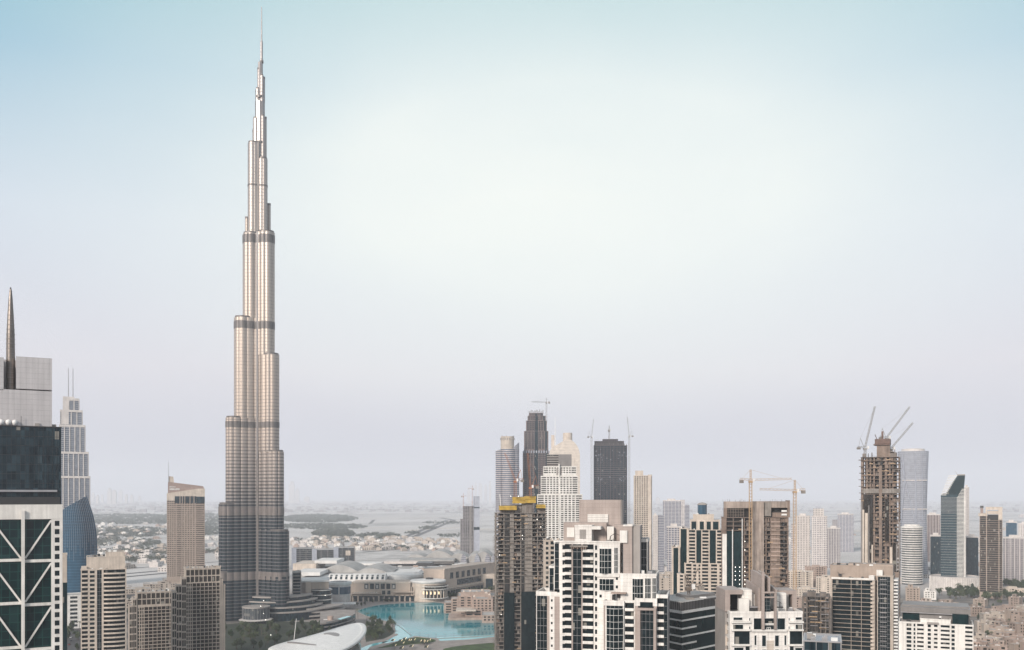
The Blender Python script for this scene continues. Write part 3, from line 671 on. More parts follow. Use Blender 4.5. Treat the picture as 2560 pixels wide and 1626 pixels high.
# ------------------------------------------------------------------ middle distance: the cluster right of the lake
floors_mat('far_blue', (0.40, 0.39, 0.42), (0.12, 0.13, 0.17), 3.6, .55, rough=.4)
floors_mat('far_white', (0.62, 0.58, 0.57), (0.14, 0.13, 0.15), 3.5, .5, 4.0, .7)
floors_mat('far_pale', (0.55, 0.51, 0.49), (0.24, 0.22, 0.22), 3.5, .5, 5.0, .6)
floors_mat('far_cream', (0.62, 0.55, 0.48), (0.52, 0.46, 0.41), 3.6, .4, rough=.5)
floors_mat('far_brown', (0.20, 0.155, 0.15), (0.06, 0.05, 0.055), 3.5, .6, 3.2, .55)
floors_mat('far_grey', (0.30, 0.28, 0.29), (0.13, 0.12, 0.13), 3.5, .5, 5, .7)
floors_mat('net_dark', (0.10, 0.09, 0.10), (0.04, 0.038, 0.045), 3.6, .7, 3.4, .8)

# small tower under construction by the mall domes
t = T('unfinished_tower', 'small unfinished tower standing alone behind the mall domes', 1175, 2400, cat='tower', group='unfinished towers')
t.vol(1157, 1184, 1266, None, 0, 30, 'w.3 P1 w.25 P1 w.25 P1 d1.2 P1 w.3', 'w1 P1 w1', fh=3.7, wall='far_grey', alt='grey_clad', glass='glass_warm', merge=True, deep=.8)
t.vol(1150.5, 1157.5, 1298, None, 1, 30, 'w1 P2 w1', 'w1', fh=3.7, wall='far_grey', glass='glass_warm', merge=True, deep=.6)
t.vol(1184, 1199, 1241, None, 2, 28, 'w1', 'w1', wall='haze_blue'); t.box('plant_band', 'glass_navy', 1184, 1199.2, 1268, 1271, 1.8, 29); t.box('plant_band', 'glass_navy', 1184, 1199.2, 1318, 1325, 1.8, 29)
t.done()
crane('thin crane on the left of the small unfinished tower behind the mall', 1158.5, 2398, 1241, 1268, 1153, 1166, 'crane_rust', wd=2)
crane('crane beside the pale core of the small unfinished tower behind the mall', 1181, 2398, 1222, 1266, 1169, 1185, 'crane_rust', wd=2.4)

# round-topped tower with shoulders
t = T('round_top_tower', 'pale tower with a round drum on top, left of the dark tapering tower', 1268, 1680)
floors_mat('lake_tower', (0.60, 0.54, 0.53), (0.13, 0.15, 0.20), 3.6, .62, rough=.4)
m = t.mb('shaft', 'lake_tower')
def rnd(p0, p1, q0, q1, y0, dp, n=14, bul=.3):
    x0, x1 = t.x(p0, y0), t.x(p1, y0); w = x1-x0
    pl = [(lerp(x0, x1, k/n), y0-bul*dp*(1-(2*k/n-1)**2)) for k in range(n+1)]+[(x1, y0+dp), (x0, y0+dp)]
    return pl, (t.z(q0, 0, y0), 0 if q1 is None else t.z(q1, 0, y0))
pl, (a, c) = rnd(1253, 1287, 1123, None, 0, 26); t.mb('shaft', 'lake_tower').prism(pl, c, a)
pl, (a, c) = rnd(1239, 1262, 1128, None, 5, 26); t.mb('wing', 'lake_tower').prism(pl, c, lambda x, y: a+(x-pl[0][0])*.25)
pl2, (a2, c2) = rnd(1279, 1298, 1106, None, 5, 26, bul=.15); t.mb('wing', 'far_blue').prism(pl2, c2, lambda x, y: a2-(pl2[14][0]-x)*.9)
xx = t.x(1268.5, 10); zz = lambda q: t.z(q, xx, 10)
m = t.mb('drum', 'cream'); m.rev([(12.3, zz(1125)), (12.3, zz(1104)), (12.3, zz(1092)), (10.5, zz(1092)), (10.5, zz(1093))], xx, 10, 28)
for k in range(9): a = pi+pi*(k+.5)/9; t.mb('openings', 'greige').box(xx+12.4*cos(a)-1, xx+12.4*cos(a)+1, 10+12.4*sin(a)-.3, 10+12.4*sin(a)+.2, zz(1101), zz(1096))
for px in (1254, 1265, 1281, 1283): t.mb('roof_rim', 'steel').box(t.x(px), t.x(px)+2, 6, 8, zz(1092), zz(1090))
t.done()

# dark tapering tower under construction
t = T('unfinished_tower', 'tall dark brown unfinished tower tapering upward, crane on its right shoulder', 1340, 1720, group='unfinished towers')
tapers = [(1307, 1373, 1128, None, 0), (1310, 1371, 1078, 1128, 2), (1315, 1367, 1052, 1078, 4), (1319, 1364, 1040, 1052, 6), (1322, 1358, 1033, 1040, 8)]
for a, b, q0, q1, y0 in tapers:
    t.vol(a, b, q0, q1, y0, 44-y0, 'w.6 P1 w.35 P1 w.35 P1 w.3 g1.6 w.3 P1 w.35 P1 w.35 g1 w.5', 'w1 P1 w1 P1 w1', fh=3.7, wall='far_brown', glass='glass_navy', merge=True, cap=.5, deep=.9, roof='roof_dark')
for k in range(11): xx = t.x(lerp(1308, 1371, k/10), -1.2); t.mb('edge_guards', 'haze_blue').box(xx, xx+2.4, -1.2, -.2, t.z(1133), t.z(1127))
for k in range(14): xx = t.x(lerp(1322, 1357, k/13), 8); h = random.uniform(2, 7); t.mb('columns', 'concrete_dark').box(xx, xx+.9, 9, 10, t.z(1033, 0, 8), t.z(1033, 0, 8)+h)
t.done()
crane('horizontal jib crane on top of the dark tapering tower', 1366, 1716, 1006, 1060, 1329, 1375, 'concrete_dark', wd=2.2)

# cream tower with the quarter-round crown
t = T('curved_crown_tower', 'tall cream tower with a quarter circle crown and thin mast, behind the white stepped tower', 1410, 2150)
arc = [(1416, 1098)]+[(1416+34*sin(a), 1142-44*cos(a)) for a in [R(k) for k in range(8, 91, 8)]]+[(1450, 1300)]
t.outline('crown', 'far_cream', [(1372, 1300), (1374, 1128), (1382, 1116), (1390, 1114)]+arc, 0, 34)
t.box('shaft', 'far_cream', 1373, 1449.5, 1299.5, None, .1, 34)
xx = t.x(1419, 16); t.mb('drum', 'cream').rev([(11, t.z(1120, xx, 16)), (11, t.z(1083, xx, 16)), (9.5, t.z(1083, xx, 16)), (9.5, t.z(1085, xx, 16))], xx, 16, 24)
t.box('roof_fin', 'cream', 1378, 1386, 1088, 1120, 10, 14)
MB().bar((t.x(1388, 12), 12, t.z(1118, 0, 12)), (t.x(1388, 12), 12, t.z(1042, 0, 12)), 1.0, 8, .5).build('mast', 'white_metal', t.o)
for k in range(6): t.box('ribs', 'cream', 1374+k*12.4, 1375.2+k*12.4, 1140, 1500, -.5, -.02)
t.done()

# white stepped tower
t = T('stepped_tower', 'bright white stepped tower of rows of windows under a brown roof block', 1398, 1420)
sp = 'w.25 G2.2 w.4 P.9 w.5 P.9 w.5 P.9 w.5 P.9 w.9 P.9 w.5 P.9 w.5 P.9 w.5 P.9 w.4 G2.2 w.25'
floors_mat('white_floors', (0.70, 0.66, 0.65), (0.16, 0.13, 0.14), 3.35, .5)
for a, b, q0, q1, y0 in ((1343, 1456, 1236, None, 0), (1352, 1445, 1190, 1236, 3), (1358, 1441, 1166, 1190, 6)):
    t.vol(a, b, q0, q1, y0, 40-y0, sp, 'w1 G3 w1', fh=3.35, wall='white_plain', glass='glass_warm', merge=True, wf=(.3, .86), deep=1, cap=1.5, zmin=8)
t.vol(1367, 1429, 1136, 1167, 9, 34, 'G4 d4.5', 'd1', fh=3.6, wall='greige', alt='grey_clad', glass='glass_warm', merge=True, wf=(.3, .85), cap=.6)
t.box('pilaster', 'white_plain', 1396, 1399, 1160, 1196, 2, 6.2); t.box('pilaster', 'white_plain', 1396, 1399, 1236, 1600, -.8, .1)
t.box('louvres', 'greige', 1391, 1395, 1171, 1188, 5.2, 6.2); t.box('louvres', 'greige', 1400, 1404, 1171, 1188, 5.2, 6.2)
t.done()

# dark netted block with luffing cranes at both sides
t = T('unfinished_tower', 'dark slab of an unfinished tower in netting with a tall thin crane at each side', 1526, 1620, group='unfinished towers')
t.vol(1484, 1568, 1114, None, 0, 30, 'w.3 P1 w.3 P1 w.3 P1 w.3 P1 w.3 P1 w.3 P1 w.3 P1 w.3 P1 w.3 P1 w.3 P1 w.3', 'w1 P1 w1 P1 w1', fh=3.8, wall='net_dark', glass='glass_navy', merge=True, deep=.8, cap=.5, roof='roof_dark')
t.vol(1486, 1560, 1103, 1114, 2, 26, 'w.3 P1 w.3 P1 w.3 P1 w.3 P1 w.3', 'w1 P1 w1', fh=3.8, wall='net_dark', glass='interior_dark', merge=True, deep=.8, cap=.4, roof='roof_dark')
t.box('roof_frame', 'net_dark', 1506, 1545, 1098, 1103, 6, 20)
for k in range(44):
    q = random.choice([random.uniform(1130, 1150), random.uniform(1190, 1203), random.uniform(1120, 1260)]); px = random.choice([random.uniform(1486, 1505), random.uniform(1486, 1566), random.uniform(1545, 1566)])
    x_ = t.x(px); t.mb('open_bays', 'haze_blue').box(x_, x_+random.uniform(.5, 1.3), -.12, -.02, t.z(q+2), t.z(q))
for k in range(16): x_ = t.x(lerp(1485, 1566, k/15)); t.mb('columns', 'concrete_dark').box(x_, x_+.8, 1, 1.8, t.z(1114), t.z(1114)+random.uniform(1, 6))
t.done()
crane('thin luffing crane with raised jib left of the dark netted slab tower', 1479, 1612, 1092, None, 0, 0, 'crane_white', (1484, 1048), 2.4)
crane('thin luffing crane with raised jib right of the dark netted slab tower', 1573, 1612, 1090, None, 0, 0, 'crane_white', (1568, 1042), 2.4)
crane('small crane on the middle of the dark netted slab roof', 1523, 1625, 1076, 1100, 1520, 1527, 'concrete_dark', wd=2)

# slim beige tower
t = T('apartment_tower', 'slim beige tower with a stepped crown, right of the dark netted slab', 1606, 1600)
t.vol(1584, 1628, 1189, None, 0, 30, 'w.5 P.7 w.4 P.7 w.4 P.7 w.4 P.7 w.4 P.7 w.4 P.7 w1.6', 'w1 P1 w1', fh=3.5, wall='cream', glass='glass_warm', merge=True, wf=(.25, .8), deep=1, zmin=20)
t.vol(1588, 1608, 1177, 1190, 2, 22, 'w.5 p.5 w.5 p.5 w.5 p.5 w.5', 'w1', fh=12, wall='cream', glass='crown_brown', merge=True, cap=.8); t.vol(1620, 1630, 1187, None, 4, 30, 'w1', 'w1', wall='cream', cap=.4)
t.done()

# --- towers of the second row, hazy
def simple(name, label, p0, p1, q0, d, mat, dep=30, rot=0, group='distant towers', extra=()):
    t = T(name, label, (p0+p1)/2, d, rot, group=group)
    x0, x1 = t.x(p0), t.x(p1); z1 = t.z(q0)
    t.mb('shaft', mat).box(x0, x1, 0, dep, 0, z1)
    t.mb('parapet', 'pale').box(x0-.3, x1+.3, -.3, dep+.3, z1-1.2, z1+1.0)
    t.mb('plant_room', 'pale').box(lerp(x0, x1, .25), lerp(x0, x1, .7), dep*.3, dep*.7, z1+1.0, z1+5)
    for a, b, q, mt in extra: t.mb('wing', mt).box(t.x(a), t.x(b), 2, dep-2, 0, t.z(q))
    if 'glass' not in mat:
      for k in range(5): x_ = lerp(x0, x1, (k+.5)/5); t.mb('pilasters', 'pale').box(x_-.5, x_+.5, -.5, 0, 0, z1)
    t.done(); return t
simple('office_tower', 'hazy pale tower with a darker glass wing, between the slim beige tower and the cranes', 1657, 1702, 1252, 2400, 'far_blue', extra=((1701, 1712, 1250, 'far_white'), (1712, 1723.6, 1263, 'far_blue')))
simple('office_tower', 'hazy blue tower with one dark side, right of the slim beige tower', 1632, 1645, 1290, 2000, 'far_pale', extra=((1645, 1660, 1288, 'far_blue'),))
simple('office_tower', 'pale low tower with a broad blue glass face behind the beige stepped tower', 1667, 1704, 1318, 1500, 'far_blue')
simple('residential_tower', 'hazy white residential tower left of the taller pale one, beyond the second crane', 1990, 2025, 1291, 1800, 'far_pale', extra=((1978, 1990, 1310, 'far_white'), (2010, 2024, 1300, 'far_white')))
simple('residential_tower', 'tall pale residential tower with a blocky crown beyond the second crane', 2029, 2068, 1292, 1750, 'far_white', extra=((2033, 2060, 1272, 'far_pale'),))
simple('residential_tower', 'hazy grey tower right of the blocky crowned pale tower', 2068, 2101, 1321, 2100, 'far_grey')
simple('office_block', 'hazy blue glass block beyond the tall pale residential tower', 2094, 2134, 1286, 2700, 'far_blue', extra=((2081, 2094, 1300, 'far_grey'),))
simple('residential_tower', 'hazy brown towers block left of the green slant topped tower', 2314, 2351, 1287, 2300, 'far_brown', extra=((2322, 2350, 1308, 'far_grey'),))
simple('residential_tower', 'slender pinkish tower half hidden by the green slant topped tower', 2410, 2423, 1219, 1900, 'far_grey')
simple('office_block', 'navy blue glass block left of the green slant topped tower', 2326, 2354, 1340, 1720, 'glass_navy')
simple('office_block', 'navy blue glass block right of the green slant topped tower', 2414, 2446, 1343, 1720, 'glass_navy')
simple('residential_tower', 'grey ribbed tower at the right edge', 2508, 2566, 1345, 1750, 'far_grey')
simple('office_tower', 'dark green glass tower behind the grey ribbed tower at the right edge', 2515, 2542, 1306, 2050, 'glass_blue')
simple('residential_tower', 'pale tower at the far right edge behind the grey one', 2546, 2580, 1310, 2400, 'far_pale')

# blue glass tower with curved flanks
t = T('curved_glass_tower', 'broad hazy blue glass tower with curved flanks and diagonal lines', 2283, 1850)
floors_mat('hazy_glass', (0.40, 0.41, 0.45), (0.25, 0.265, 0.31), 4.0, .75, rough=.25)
def hw(v): return 1.0-.10*sin(pi*v*1.1)+.02
zt = t.z(1128); xl, xr = t.x(2241), t.x(2325); hh = (xr-xl)/2; xm = (xl+xr)/2
vs, fs, N, NZ = [], [], 24, 24
for j in range(NZ+1):
    v = j/NZ
    for k in range(N):
        a = 2*pi*k/N; ca, sa = cos(a), sin(a); e = .55
        vs.append((xm+hh*hw(v)*.9*(abs(ca)**e)*(1 if ca > 0 else -1), 24+24*(abs(sa)**e)*(1 if sa > 0 else -1), zt*v))
for j in range(NZ):
    for k in range(N): fs.append((j*N+k, j*N+(k+1) % N, (j+1)*N+(k+1) % N, (j+1)*N+k))
fs.append(tuple(NZ*N+k for k in range(N)))
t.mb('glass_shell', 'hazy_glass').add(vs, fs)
t.mb('roof_drum', 'pale').rev([(hh*.72, zt), (hh*.70, t.z(1122)), (hh*.5, t.z(1121))], xm, 24, 24)
for (pa, qa), (pb, qb) in (((2249, 1140), (2288, 1310)), ((2288, 1140), (2289, 1312)), ((2262, 1200), (2252, 1312)), ((2262, 1200), (2256, 1135)), ((2290, 1200), (2292, 1312)), ((2305, 1135), (2306, 1300))):
    MB().bar((t.x(pa, -.6), -.6, t.z(qa)), (t.x(pb, -.6), -.6, t.z(qb)), .9, 6).build('diagonal', 'haze_blue', t.o)
for q in (1200, 1272): t.box('sky_lobby_band', 'pale', 2256, 2318, q, q+2.2, -1.0, 2)
t.done()

# low round white-banded tower
t = T('round_tower', 'short round tower with white balcony rings at the foot of the broad blue glass tower', 2280, 1700)
xm = t.x(2280, 20); r = (t.x(2309, 20)-t.x(2252, 20))/2; z1 = t.z(1318, xm, 20)
t.mb('glazing', 'glass_grey').rev([(r-2, 0), (r-2, z1)], xm, 20, 36)
for k in range(1, 40):
    z_ = z1-k*4.3
    if z_ > 0:
        m = MB().rev([(r-2.2, z_-.9), (r, z_-.9), (r, z_+.9), (r-2.2, z_+.9)], xm, 20, 36); t.item('balcony_ring', 'white_plain', z_, m)
t.mb('roof', 'white_plain').rev([(r+.2, z1-2), (r+.2, z1+1), (r*.7, z1+2.5), (r*.7, z1+5), (2, z1+5.5)], xm, 20, 36)
t.done()

# green glass tower with the slanted top
t = T('slant_top_tower', 'green glass tower with a slanted top and white balcony fins down its right side', 2385, 1625)
glass_mat('glass_green', (0.012, 0.036, 0.048), (0.028, 0.06, 0.075), curtain=0.0)
t.outline('glass_shaft', 'glass_green', [(2352, 1660), (2352, 1237), (2366, 1232), (2380, 1207), (2393, 1190), (2400, 1187.5), (2413, 1187), (2410, 1222), (2407, 1660)], 0, 34)
t.outline('glazing', 'glass_teal', [(2367, 1236), (2382, 1211), (2396, 1192), (2412, 1190), (2408, 1220), (2396, 1237)], -.5, -.02)
for k in range(13): q = 1189+k*4; a = lerp(2371, 2352, k/12); t.item('balcony', 'white_plain', 9-k*.1, MB().box(t.x(a), t.x(lerp(2393, 2366, k/12)), -1.2, .5, t.z(q+1.6), t.z(q)))
for k in range(68):
    q = 1244+k*3.25
    t.item('balcony', 'white_plain', 8-k*.02, MB().box(t.x(2392), t.x(2415), -1.4, 30, t.z(q+1.5), t.z(q)))
    if k % 2 == 0 or k < 12: t.item('floor_band', 'pale', 8-k*.02, MB().box(t.x(2351.6), t.x(2392), -.4, .0, t.z(q+.75), t.z(q+.3)))
for k in range(6): q = 1223+k*3.6; t.item('balcony', 'white_plain', 7, MB().box(t.x(2404-k*2), t.x(2414), -1.4, 20, t.z(q+1.4), t.z(q)))
t.box('pier', 'white_plain', 2411, 2413, 1222, 1660, -1.8, -1.42); t.box('crown_frame', 'greige', 2393, 2413, 1186, 1189, -.6, 30)
MB().bar((t.x(2394), 8, t.z(1190)), (t.x(2389), 8, t.z(1178)), .5).build('mast', 'steel', t.o)
t.done()
t = T('podium_block', 'low white drum podium around the foot of the green slant topped tower', 2390, 1600, cat='building')
xm = t.x(2388, 30); t.mb('wall', 'pale').rev([(41, 0), (41, 24), (39, 24), (39, 22.5)], xm, 30, 40)
for k in range(34): a = pi+pi*k/33; t.item('fin', 'white_plain', 1, MB().box(xm+41.3*cos(a)-.3, xm+41.3*cos(a)+.3, 30+41.3*sin(a)-.3, 30+41.3*sin(a)+.3, 0, 23))
t.done()

# dark brown tower at the right
t = T('dark_tower', 'dark bronze glass tower with beige piers and a beige frame on top', 2478, 1480)
t.vol(2449, 2506, 1290, None, 0, 40, 'w.15 G2.4 w.35 G4.5 w.35 G1 w.15', 'w.3 G3 w.3', fh=3.5, wall='tan', glass='glass_warm', merge=True, wf=(.12, .95), deep=.8, zmin=10, cap=.6)
t.box('crown_frame', 'cream', 2464, 2506, 1268, 1275, 2, 30); t.box('crown_frame', 'cream', 2464, 2468, 1275, 1291, 2, 30); t.box('crown_frame', 'cream', 2496, 2506, 1275, 1300, -1, 30); t.box('crown', 'cream', 2469, 2496, 1278, 1286, 4, 26)
t.box('crown', 'cream', 2446, 2464, 1284, 1291, .5, 36); t.box('water_tank', 'dark_metal', 2450, 2459, 1265, 1270, 6, 18); t.box('water_tank', 'crown_brown', 2451, 2458, 1270, 1285, 7, 17)
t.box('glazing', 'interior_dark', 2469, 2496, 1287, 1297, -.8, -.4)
t.done()
# ------------------------------------------------------------------ near right: concrete frames, white towers, dark glass
def frame_tower(t, x0, x1, y0, y1, z1, zlo, fh, bays, mat='concrete', shade='interior_dark', over=.9):
    """bare concrete frame: every slab, edge protection, columns, dark inside; bays: (from, to, kind) along the front 0..1"""
    n = int((z1-zlo)/fh)
    t.mb('core', shade).box(x0+3.0, x1-3.0, y0+3.0, y1-1, 0, z1-1)  # near-black box standing for the shade inside the open floors
    t.mb('lower_shaft', mat).box(x0, x1, y0, y1, 0, zlo-.2)
    for k in range(n+1):
        z = z1-k*fh; o = random.uniform(0, over)
        t.item('floor_slab', mat, 100-k, MB().box(x0-o, x1+random.uniform(0, over), y0-random.uniform(0, over), y1, z-.35, z))
    for a, b, kd in bays:
        xa, xb = lerp(x0, x1, a), lerp(x0, x1, b)
        if kd == 'pier': t.mb('pier', mat).box(xa, xb, y0+.3, y0+3, zlo, z1-.01-.36)
        elif kd == 'dark': t.mb('shaft_opening', shade).box(xa, xb, y0-.4, y0+3, zlo, z1-.4)
        elif kd == 'fill':
            for k in range(n):
                z = z1-(k+1)*fh; q = xa
                while q < xb-.8:
                    w = random.uniform(.8, 2.6)
                    if random.random() < .42: t.item('block_infill', random.choice([mat, 'concrete_brown', 'concrete_dark']), w, MB().box(q, min(q+w, xb), y0+random.uniform(.6, 2), y0+2.9, z+.01, z+random.choice([fh-.36, fh-.36, 1.1])))
                    q += w+.2
    for k in range(7):
        xx = lerp(x0, x1, k/6); t.mb('columns', mat).box(xx-.4, xx+.4, y0+.5, y0+1.3, zlo, z1-.37)
    for k in range(4):
        yy = lerp(y0+1, y1-1, k/3)
        for xx in (x0+.3, x1-.3): t.mb('columns', mat).box(xx-.4, xx+.4, yy-.4, yy+.4, zlo, z1-.38)
    # edge rails and props
    for k in range(n):
        z = z1-(k+1)*fh
        for j in range(2):
            q = random.uniform(x0, x1-3); t.item('edge_rail', random.choice(['crane_ochre', 'scaffold', 'scaffold']), 1, MB().box(q, q+random.uniform(2, 6), y0-.75, y0-.68, z+.5, z+1.15))

lampm = lamp_mat('work_lamp', (1.0, 0.95, 0.85), 3)
def lamps(px, d, q, label, r=.35, group='site lamps'):
    s = d/F; o = MB().rev([(.05, -r), (r*.8, -r*.5), (r, 0), (r*.8, r*.5), (.05, r)], 0, 0, 10).build('work_lamp', lampm, None, True)
    o.location = ((px-CX)*s, d, CH-(q-HY)*s); tag(o, label, 'lamp', group); return o

t = T('unfinished_tower', 'unfinished concrete tower in front of the lake with yellow formwork decks', 1302, 780, 3, group='unfinished towers')
x0, x1 = t.x(1239), t.x(1365); z1 = t.z(1283); zl = CH-(1640-HY)*780/F
bays = [(0, .17, 'fill'), (.18, .27, 'dark'), (.28, .36, 'pier'), (.37, .5, 'fill'), (.51, .565, 'dark'), (.57, .73, 'pier'), (.74, 1, 'fill')]
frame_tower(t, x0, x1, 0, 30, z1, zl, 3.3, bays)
t.box('glazing', 'glass_dark', 1260, 1286, 1482, 1650, -1.3, .2); t.box('glazing', 'glass_dark', 1303, 1338, 1480, 1650, -1.3, .2)
t.box('core', 'concrete', 1305, 1316, 1258, 1284, 4, 14); t.box('core', 'concrete_dark', 1316, 1332, 1255, 1284, 3.4, 15); t.box('core', 'concrete', 1286, 1304, 1262, 1284, 6, 18); t.box('core', 'concrete_dark', 1250, 1285, 1274, 1284, 6, 20); t.box('core', 'concrete_dark', 1344, 1364, 1268, 1284, 6, 20)
for a, b, q0, q1, y0 in ((1282, 1313, 1243, 1259, 1.2), (1312, 1340, 1241, 1258, .6), (1248, 1292, 1265, 1275.5, .4), (1341, 1364, 1262, 1271, 1.5)):
    m = MB(); xa, xb = t.x(a, y0), t.x(b, y0); za, zb = t.z(q1), t.z(q0); h = zb-za
    m.box(xa, xb, y0, y0+12, za, za+h*.40).box(xa, xb, y0, y0+12, za+h*.55, zb); m.box(xa+.3, xb-.3, y0+.4, y0+11.6, za+h*.4, za+h*.55)
    t.item('formwork_deck', 'yellow_form', 1, m)
    m = t.mb('rebar_starters', 'concrete_dark')
    for k in range(26): xx = random.uniform(xa+.5, xb-.5); yy = y0+random.uniform(1, 10); m.box(xx, xx+.12, yy, yy+.12, zb, zb+random.uniform(.6, 2.2))
m = t.mb('hoist_mast', 'scaffold')
for xx in (x0-2.2, x0-1.2): m.box(xx, xx+.15, -.5, -.35, 0, t.z(1340)); m.box(xx, xx+.15, .6, .75, 0, t.z(1340))
for k in range(60): z_ = zl+k*2.0; m.box(x0-2.2, x0-1.05, -.5, -.38, z_, z_+.12) if z_ < t.z(1340) else None
MB().bar((t.x(1252, 5), 5, t.z(1266)), (t.x(1249.5, 5), 5, t.z(1236)), .35).build('concrete_boom', 'white_metal', t.o)
t.done()
crane('rust red luffing crane with jib leaning left over yellow formwork', 1288, 776, 1200, 1243, 0, 0, 'crane_rust', (1262, 1133), 2.0)
crane('rust red luffing crane with upright jib behind yellow formwork', 1326, 778, 1216, 1242, 0, 0, 'crane_rust', (1319, 1133), 2.0)
for i, (px, q) in enumerate(((1245, 1311), (1343, 1299), (1352, 1318), (1306, 1339), (1306.5, 1348), (1249, 1388), (1253, 1537), (1277, 1241), (1296, 1241))):
    lamps(px, 774, q, ['white work lamp glowing by the upper left edge of the yellow decked concrete frame', 'white work lamp high on the right of the yellow decked concrete frame', 'white work lamp below another on the right of the yellow decked concrete frame', 'upper of two close work lamps at the middle of the yellow decked concrete frame', 'lower of two close work lamps at the middle of the yellow decked concrete frame', 'work lamp half way down the left edge of the yellow decked concrete frame', 'lowest work lamp on the left edge of the yellow decked concrete frame', 'left work lamp on top of the yellow formwork', 'right work lamp on top of the yellow formwork'][i], .32)

# --- the big white tower
t = T('white_tower', 'big white apartment tower in front with dark glass bays and taupe roof blocks', 1420, 420, -9); zm = t.zmin()
hx, hq = (lambda a: 1200+a*.2786), (lambda b: 1200+b*.2786)
V = lambda a, b, q0, q1, y0, y1, *r, **k: t.vol(hx(a), hx(b), hq(q0), None if q1 is None else hq(q1), y0, y1, *r, **k)
BX = lambda n, m_, a, b, q0, q1, y0, y1: t.box(n, m_, hx(a), hx(b), hq(q0), hq(q1), y0, y1)
W15 = dict(wall='white_render', glass='glass', alt='taupe', fh=3.47)
# middle shaft
V(715, 1255, 555, None, 0, 26, 'w.25 p.22 b.62 d.12 g.78 d.12 b1.0 w.12 p.2 w2.05', 'w1 p1 w1 p1 w1', zmin=zm, cap=1.2, **W15)
V(665, 716, 552, 985, 1.2, 22, 'w.1 g.8 w.15', 'w1', cap=1.0, **W15)
V(620, 666, 772, 1004, 2.6, 20, 'w.1 g1 w.1', 'w1 g2 w1', cap=1.0, **W15)
# the glazed corner bays stand proud of the shaft, folded to a point
def bay(a, b, q0, q1, y0, nose, lines=6, mt='glass_dark', fr='steel'):
    xa, xb = t.x(hx(a), y0), t.x(hx(b), y0); xm = lerp(xa, xb, .45); za, zb = t.z(hq(q1)), t.z(hq(q0))
    m = MB().prism([(xa, y0), (xm, y0-nose), (xb, y0), (xb, y0+.4), (xa, y0+.4)], za, zb); t.item('bay_window', mt, (xb-xa)*(zb-za), m)
    m = t.mb('mullions', 'white_metal')
    for j in range(lines+1):
        z = lerp(za, zb, j/lines); m.prism([(xa-.1, y0-.1), (xm, y0-nose-.12), (xb+.1, y0-.1), (xb+.1, y0), (xa-.1, y0)], z-.07, z+.07)
    for f_ in (.0, .22, .45, .72, 1.0):
        xx = lerp(xa, xb, f_); yy = y0-nose*(f_/.45 if f_ < .45 else (1-f_)/.55)-.08; m.box(xx-.045, xx+.045, yy-.08, yy+.3, za, zb)
bay(1072, 1180, 612, 838, -.02, 1.3, 4); bay(1072, 1200, 882, 984, -.02, 1.0, 2); bay(1203, 1237, 603, 830, -.02, .15, 4)
BX('cornice', 'white_plain', 660, 1262, 548, 562, -.45, -.02); BX('cornice', 'white_plain', 1040, 1250, 842, 872, -.6, -.02)
# rooftop: taupe slab and blocks, white stair heads, louvres, red work deck
BX('roof_slab_block', 'taupe', 890, 1262, 180, 560, 18, 23); BX('roof_slab_block', 'grey_clad', 1262.5, 1277, 183, 560, 18.2, 24)
BX('roof_block', 'taupe', 750, 1135, 382, 552, 9, 15); BX('roof_block', 'taupe', 1190, 1366, 405, 560, 10, 24)
V(1285, 1366, 405, 845, -.8, 11, 'd1', 'd1', cap=.6, **W15); V(1366.5, 1436, 410, 845, .4, 12, 'w1', 'w1', fh=3.47, wall='greige', cap=.6)
BX('panel', 'white_plain', 780, 846, 428, 516, 8.6, 8.98); BX('panel', 'white_plain', 1255, 1322, 455, 565, -1.6, -.9)
V(850, 1002, 408, 552, 1.6, 8.8, 'w1', 'w1', cap=.5, **W15); BX('canopy', 'white_plain', 1000, 1082, 418, 446, 1.4, 8.6); BX('stair_head', 'white_plain', 1140, 1200, 420, 552, 7, 8.98)
m = t.mb('louvres', 'greige')
for k in range(12): BX('louvres', 'greige', 893, 950, 446+k*7.2, 450+k*7.2, 1.35, 1.6)
BX('louvre_screen', 'white_plain', 965, 1150, 310, 400, 17.4, 17.98)
for k in range(5): BX('louvres', 'greige', 965, 1150, 322+k*15, 325+k*15, 17.3, 17.4)
BX('loggia_beam', 'concrete', 805, 965, 590, 604, -1.8, -.1)
for k in range(8): BX('debris', 'concrete_brown', 815+k*18, 826+k*18, 600, 604+random.uniform(4, 26), -1.4, -.3)
xx = t.x(hx(1165), 4); z_ = t.z(hq(545)); m = MB(); m.bar((xx, 4, z_), (xx+.3, 4, z_+2), .3).bar((xx+.3, 4, z_+2), (xx+2.4, 4, z_+3.3), .18).bar((xx+2.4, 4, z_+3.3), (xx+5, 4, z_+2.2), .14); m.box(xx-1, xx+1, 3.2, 4.8, z_-.3, z_+.3); m.build('cleaning_davit', 'dark_metal', t.o)
# right shoulder
V(1255, 1582, 842, 1130, -2, 20, 'w2.0 w.35', 'w1 g3 w1 g3 w.5', cap=1.0, **W15)
bay(1368, 1464, 872, 1064, -2.02, .9, 3); bay(1480, 1532, 866, 1058, -2.02, .2, 3); bay(1546, 1580, 862, 1052, -2.02, .1, 3)
V(1440, 1502, 528, 842, 8, 20, 'w.1 g1 w.1', 'g1', cap=1.6, **W15); BX('glazing', 'glass_blue', 1440, 1502, 522, 530, 8, 12)
BX('canopy', 'pinkish', 1175, 1310, 1012, 1024, -4.5, -1.9); BX('doorway', 'interior_dark', 1185, 1215, 1030, 1078, -2.3, -2.02); BX('doorway', 'interior_dark', 1228, 1260, 1026, 1060, -2.3, -2.02)
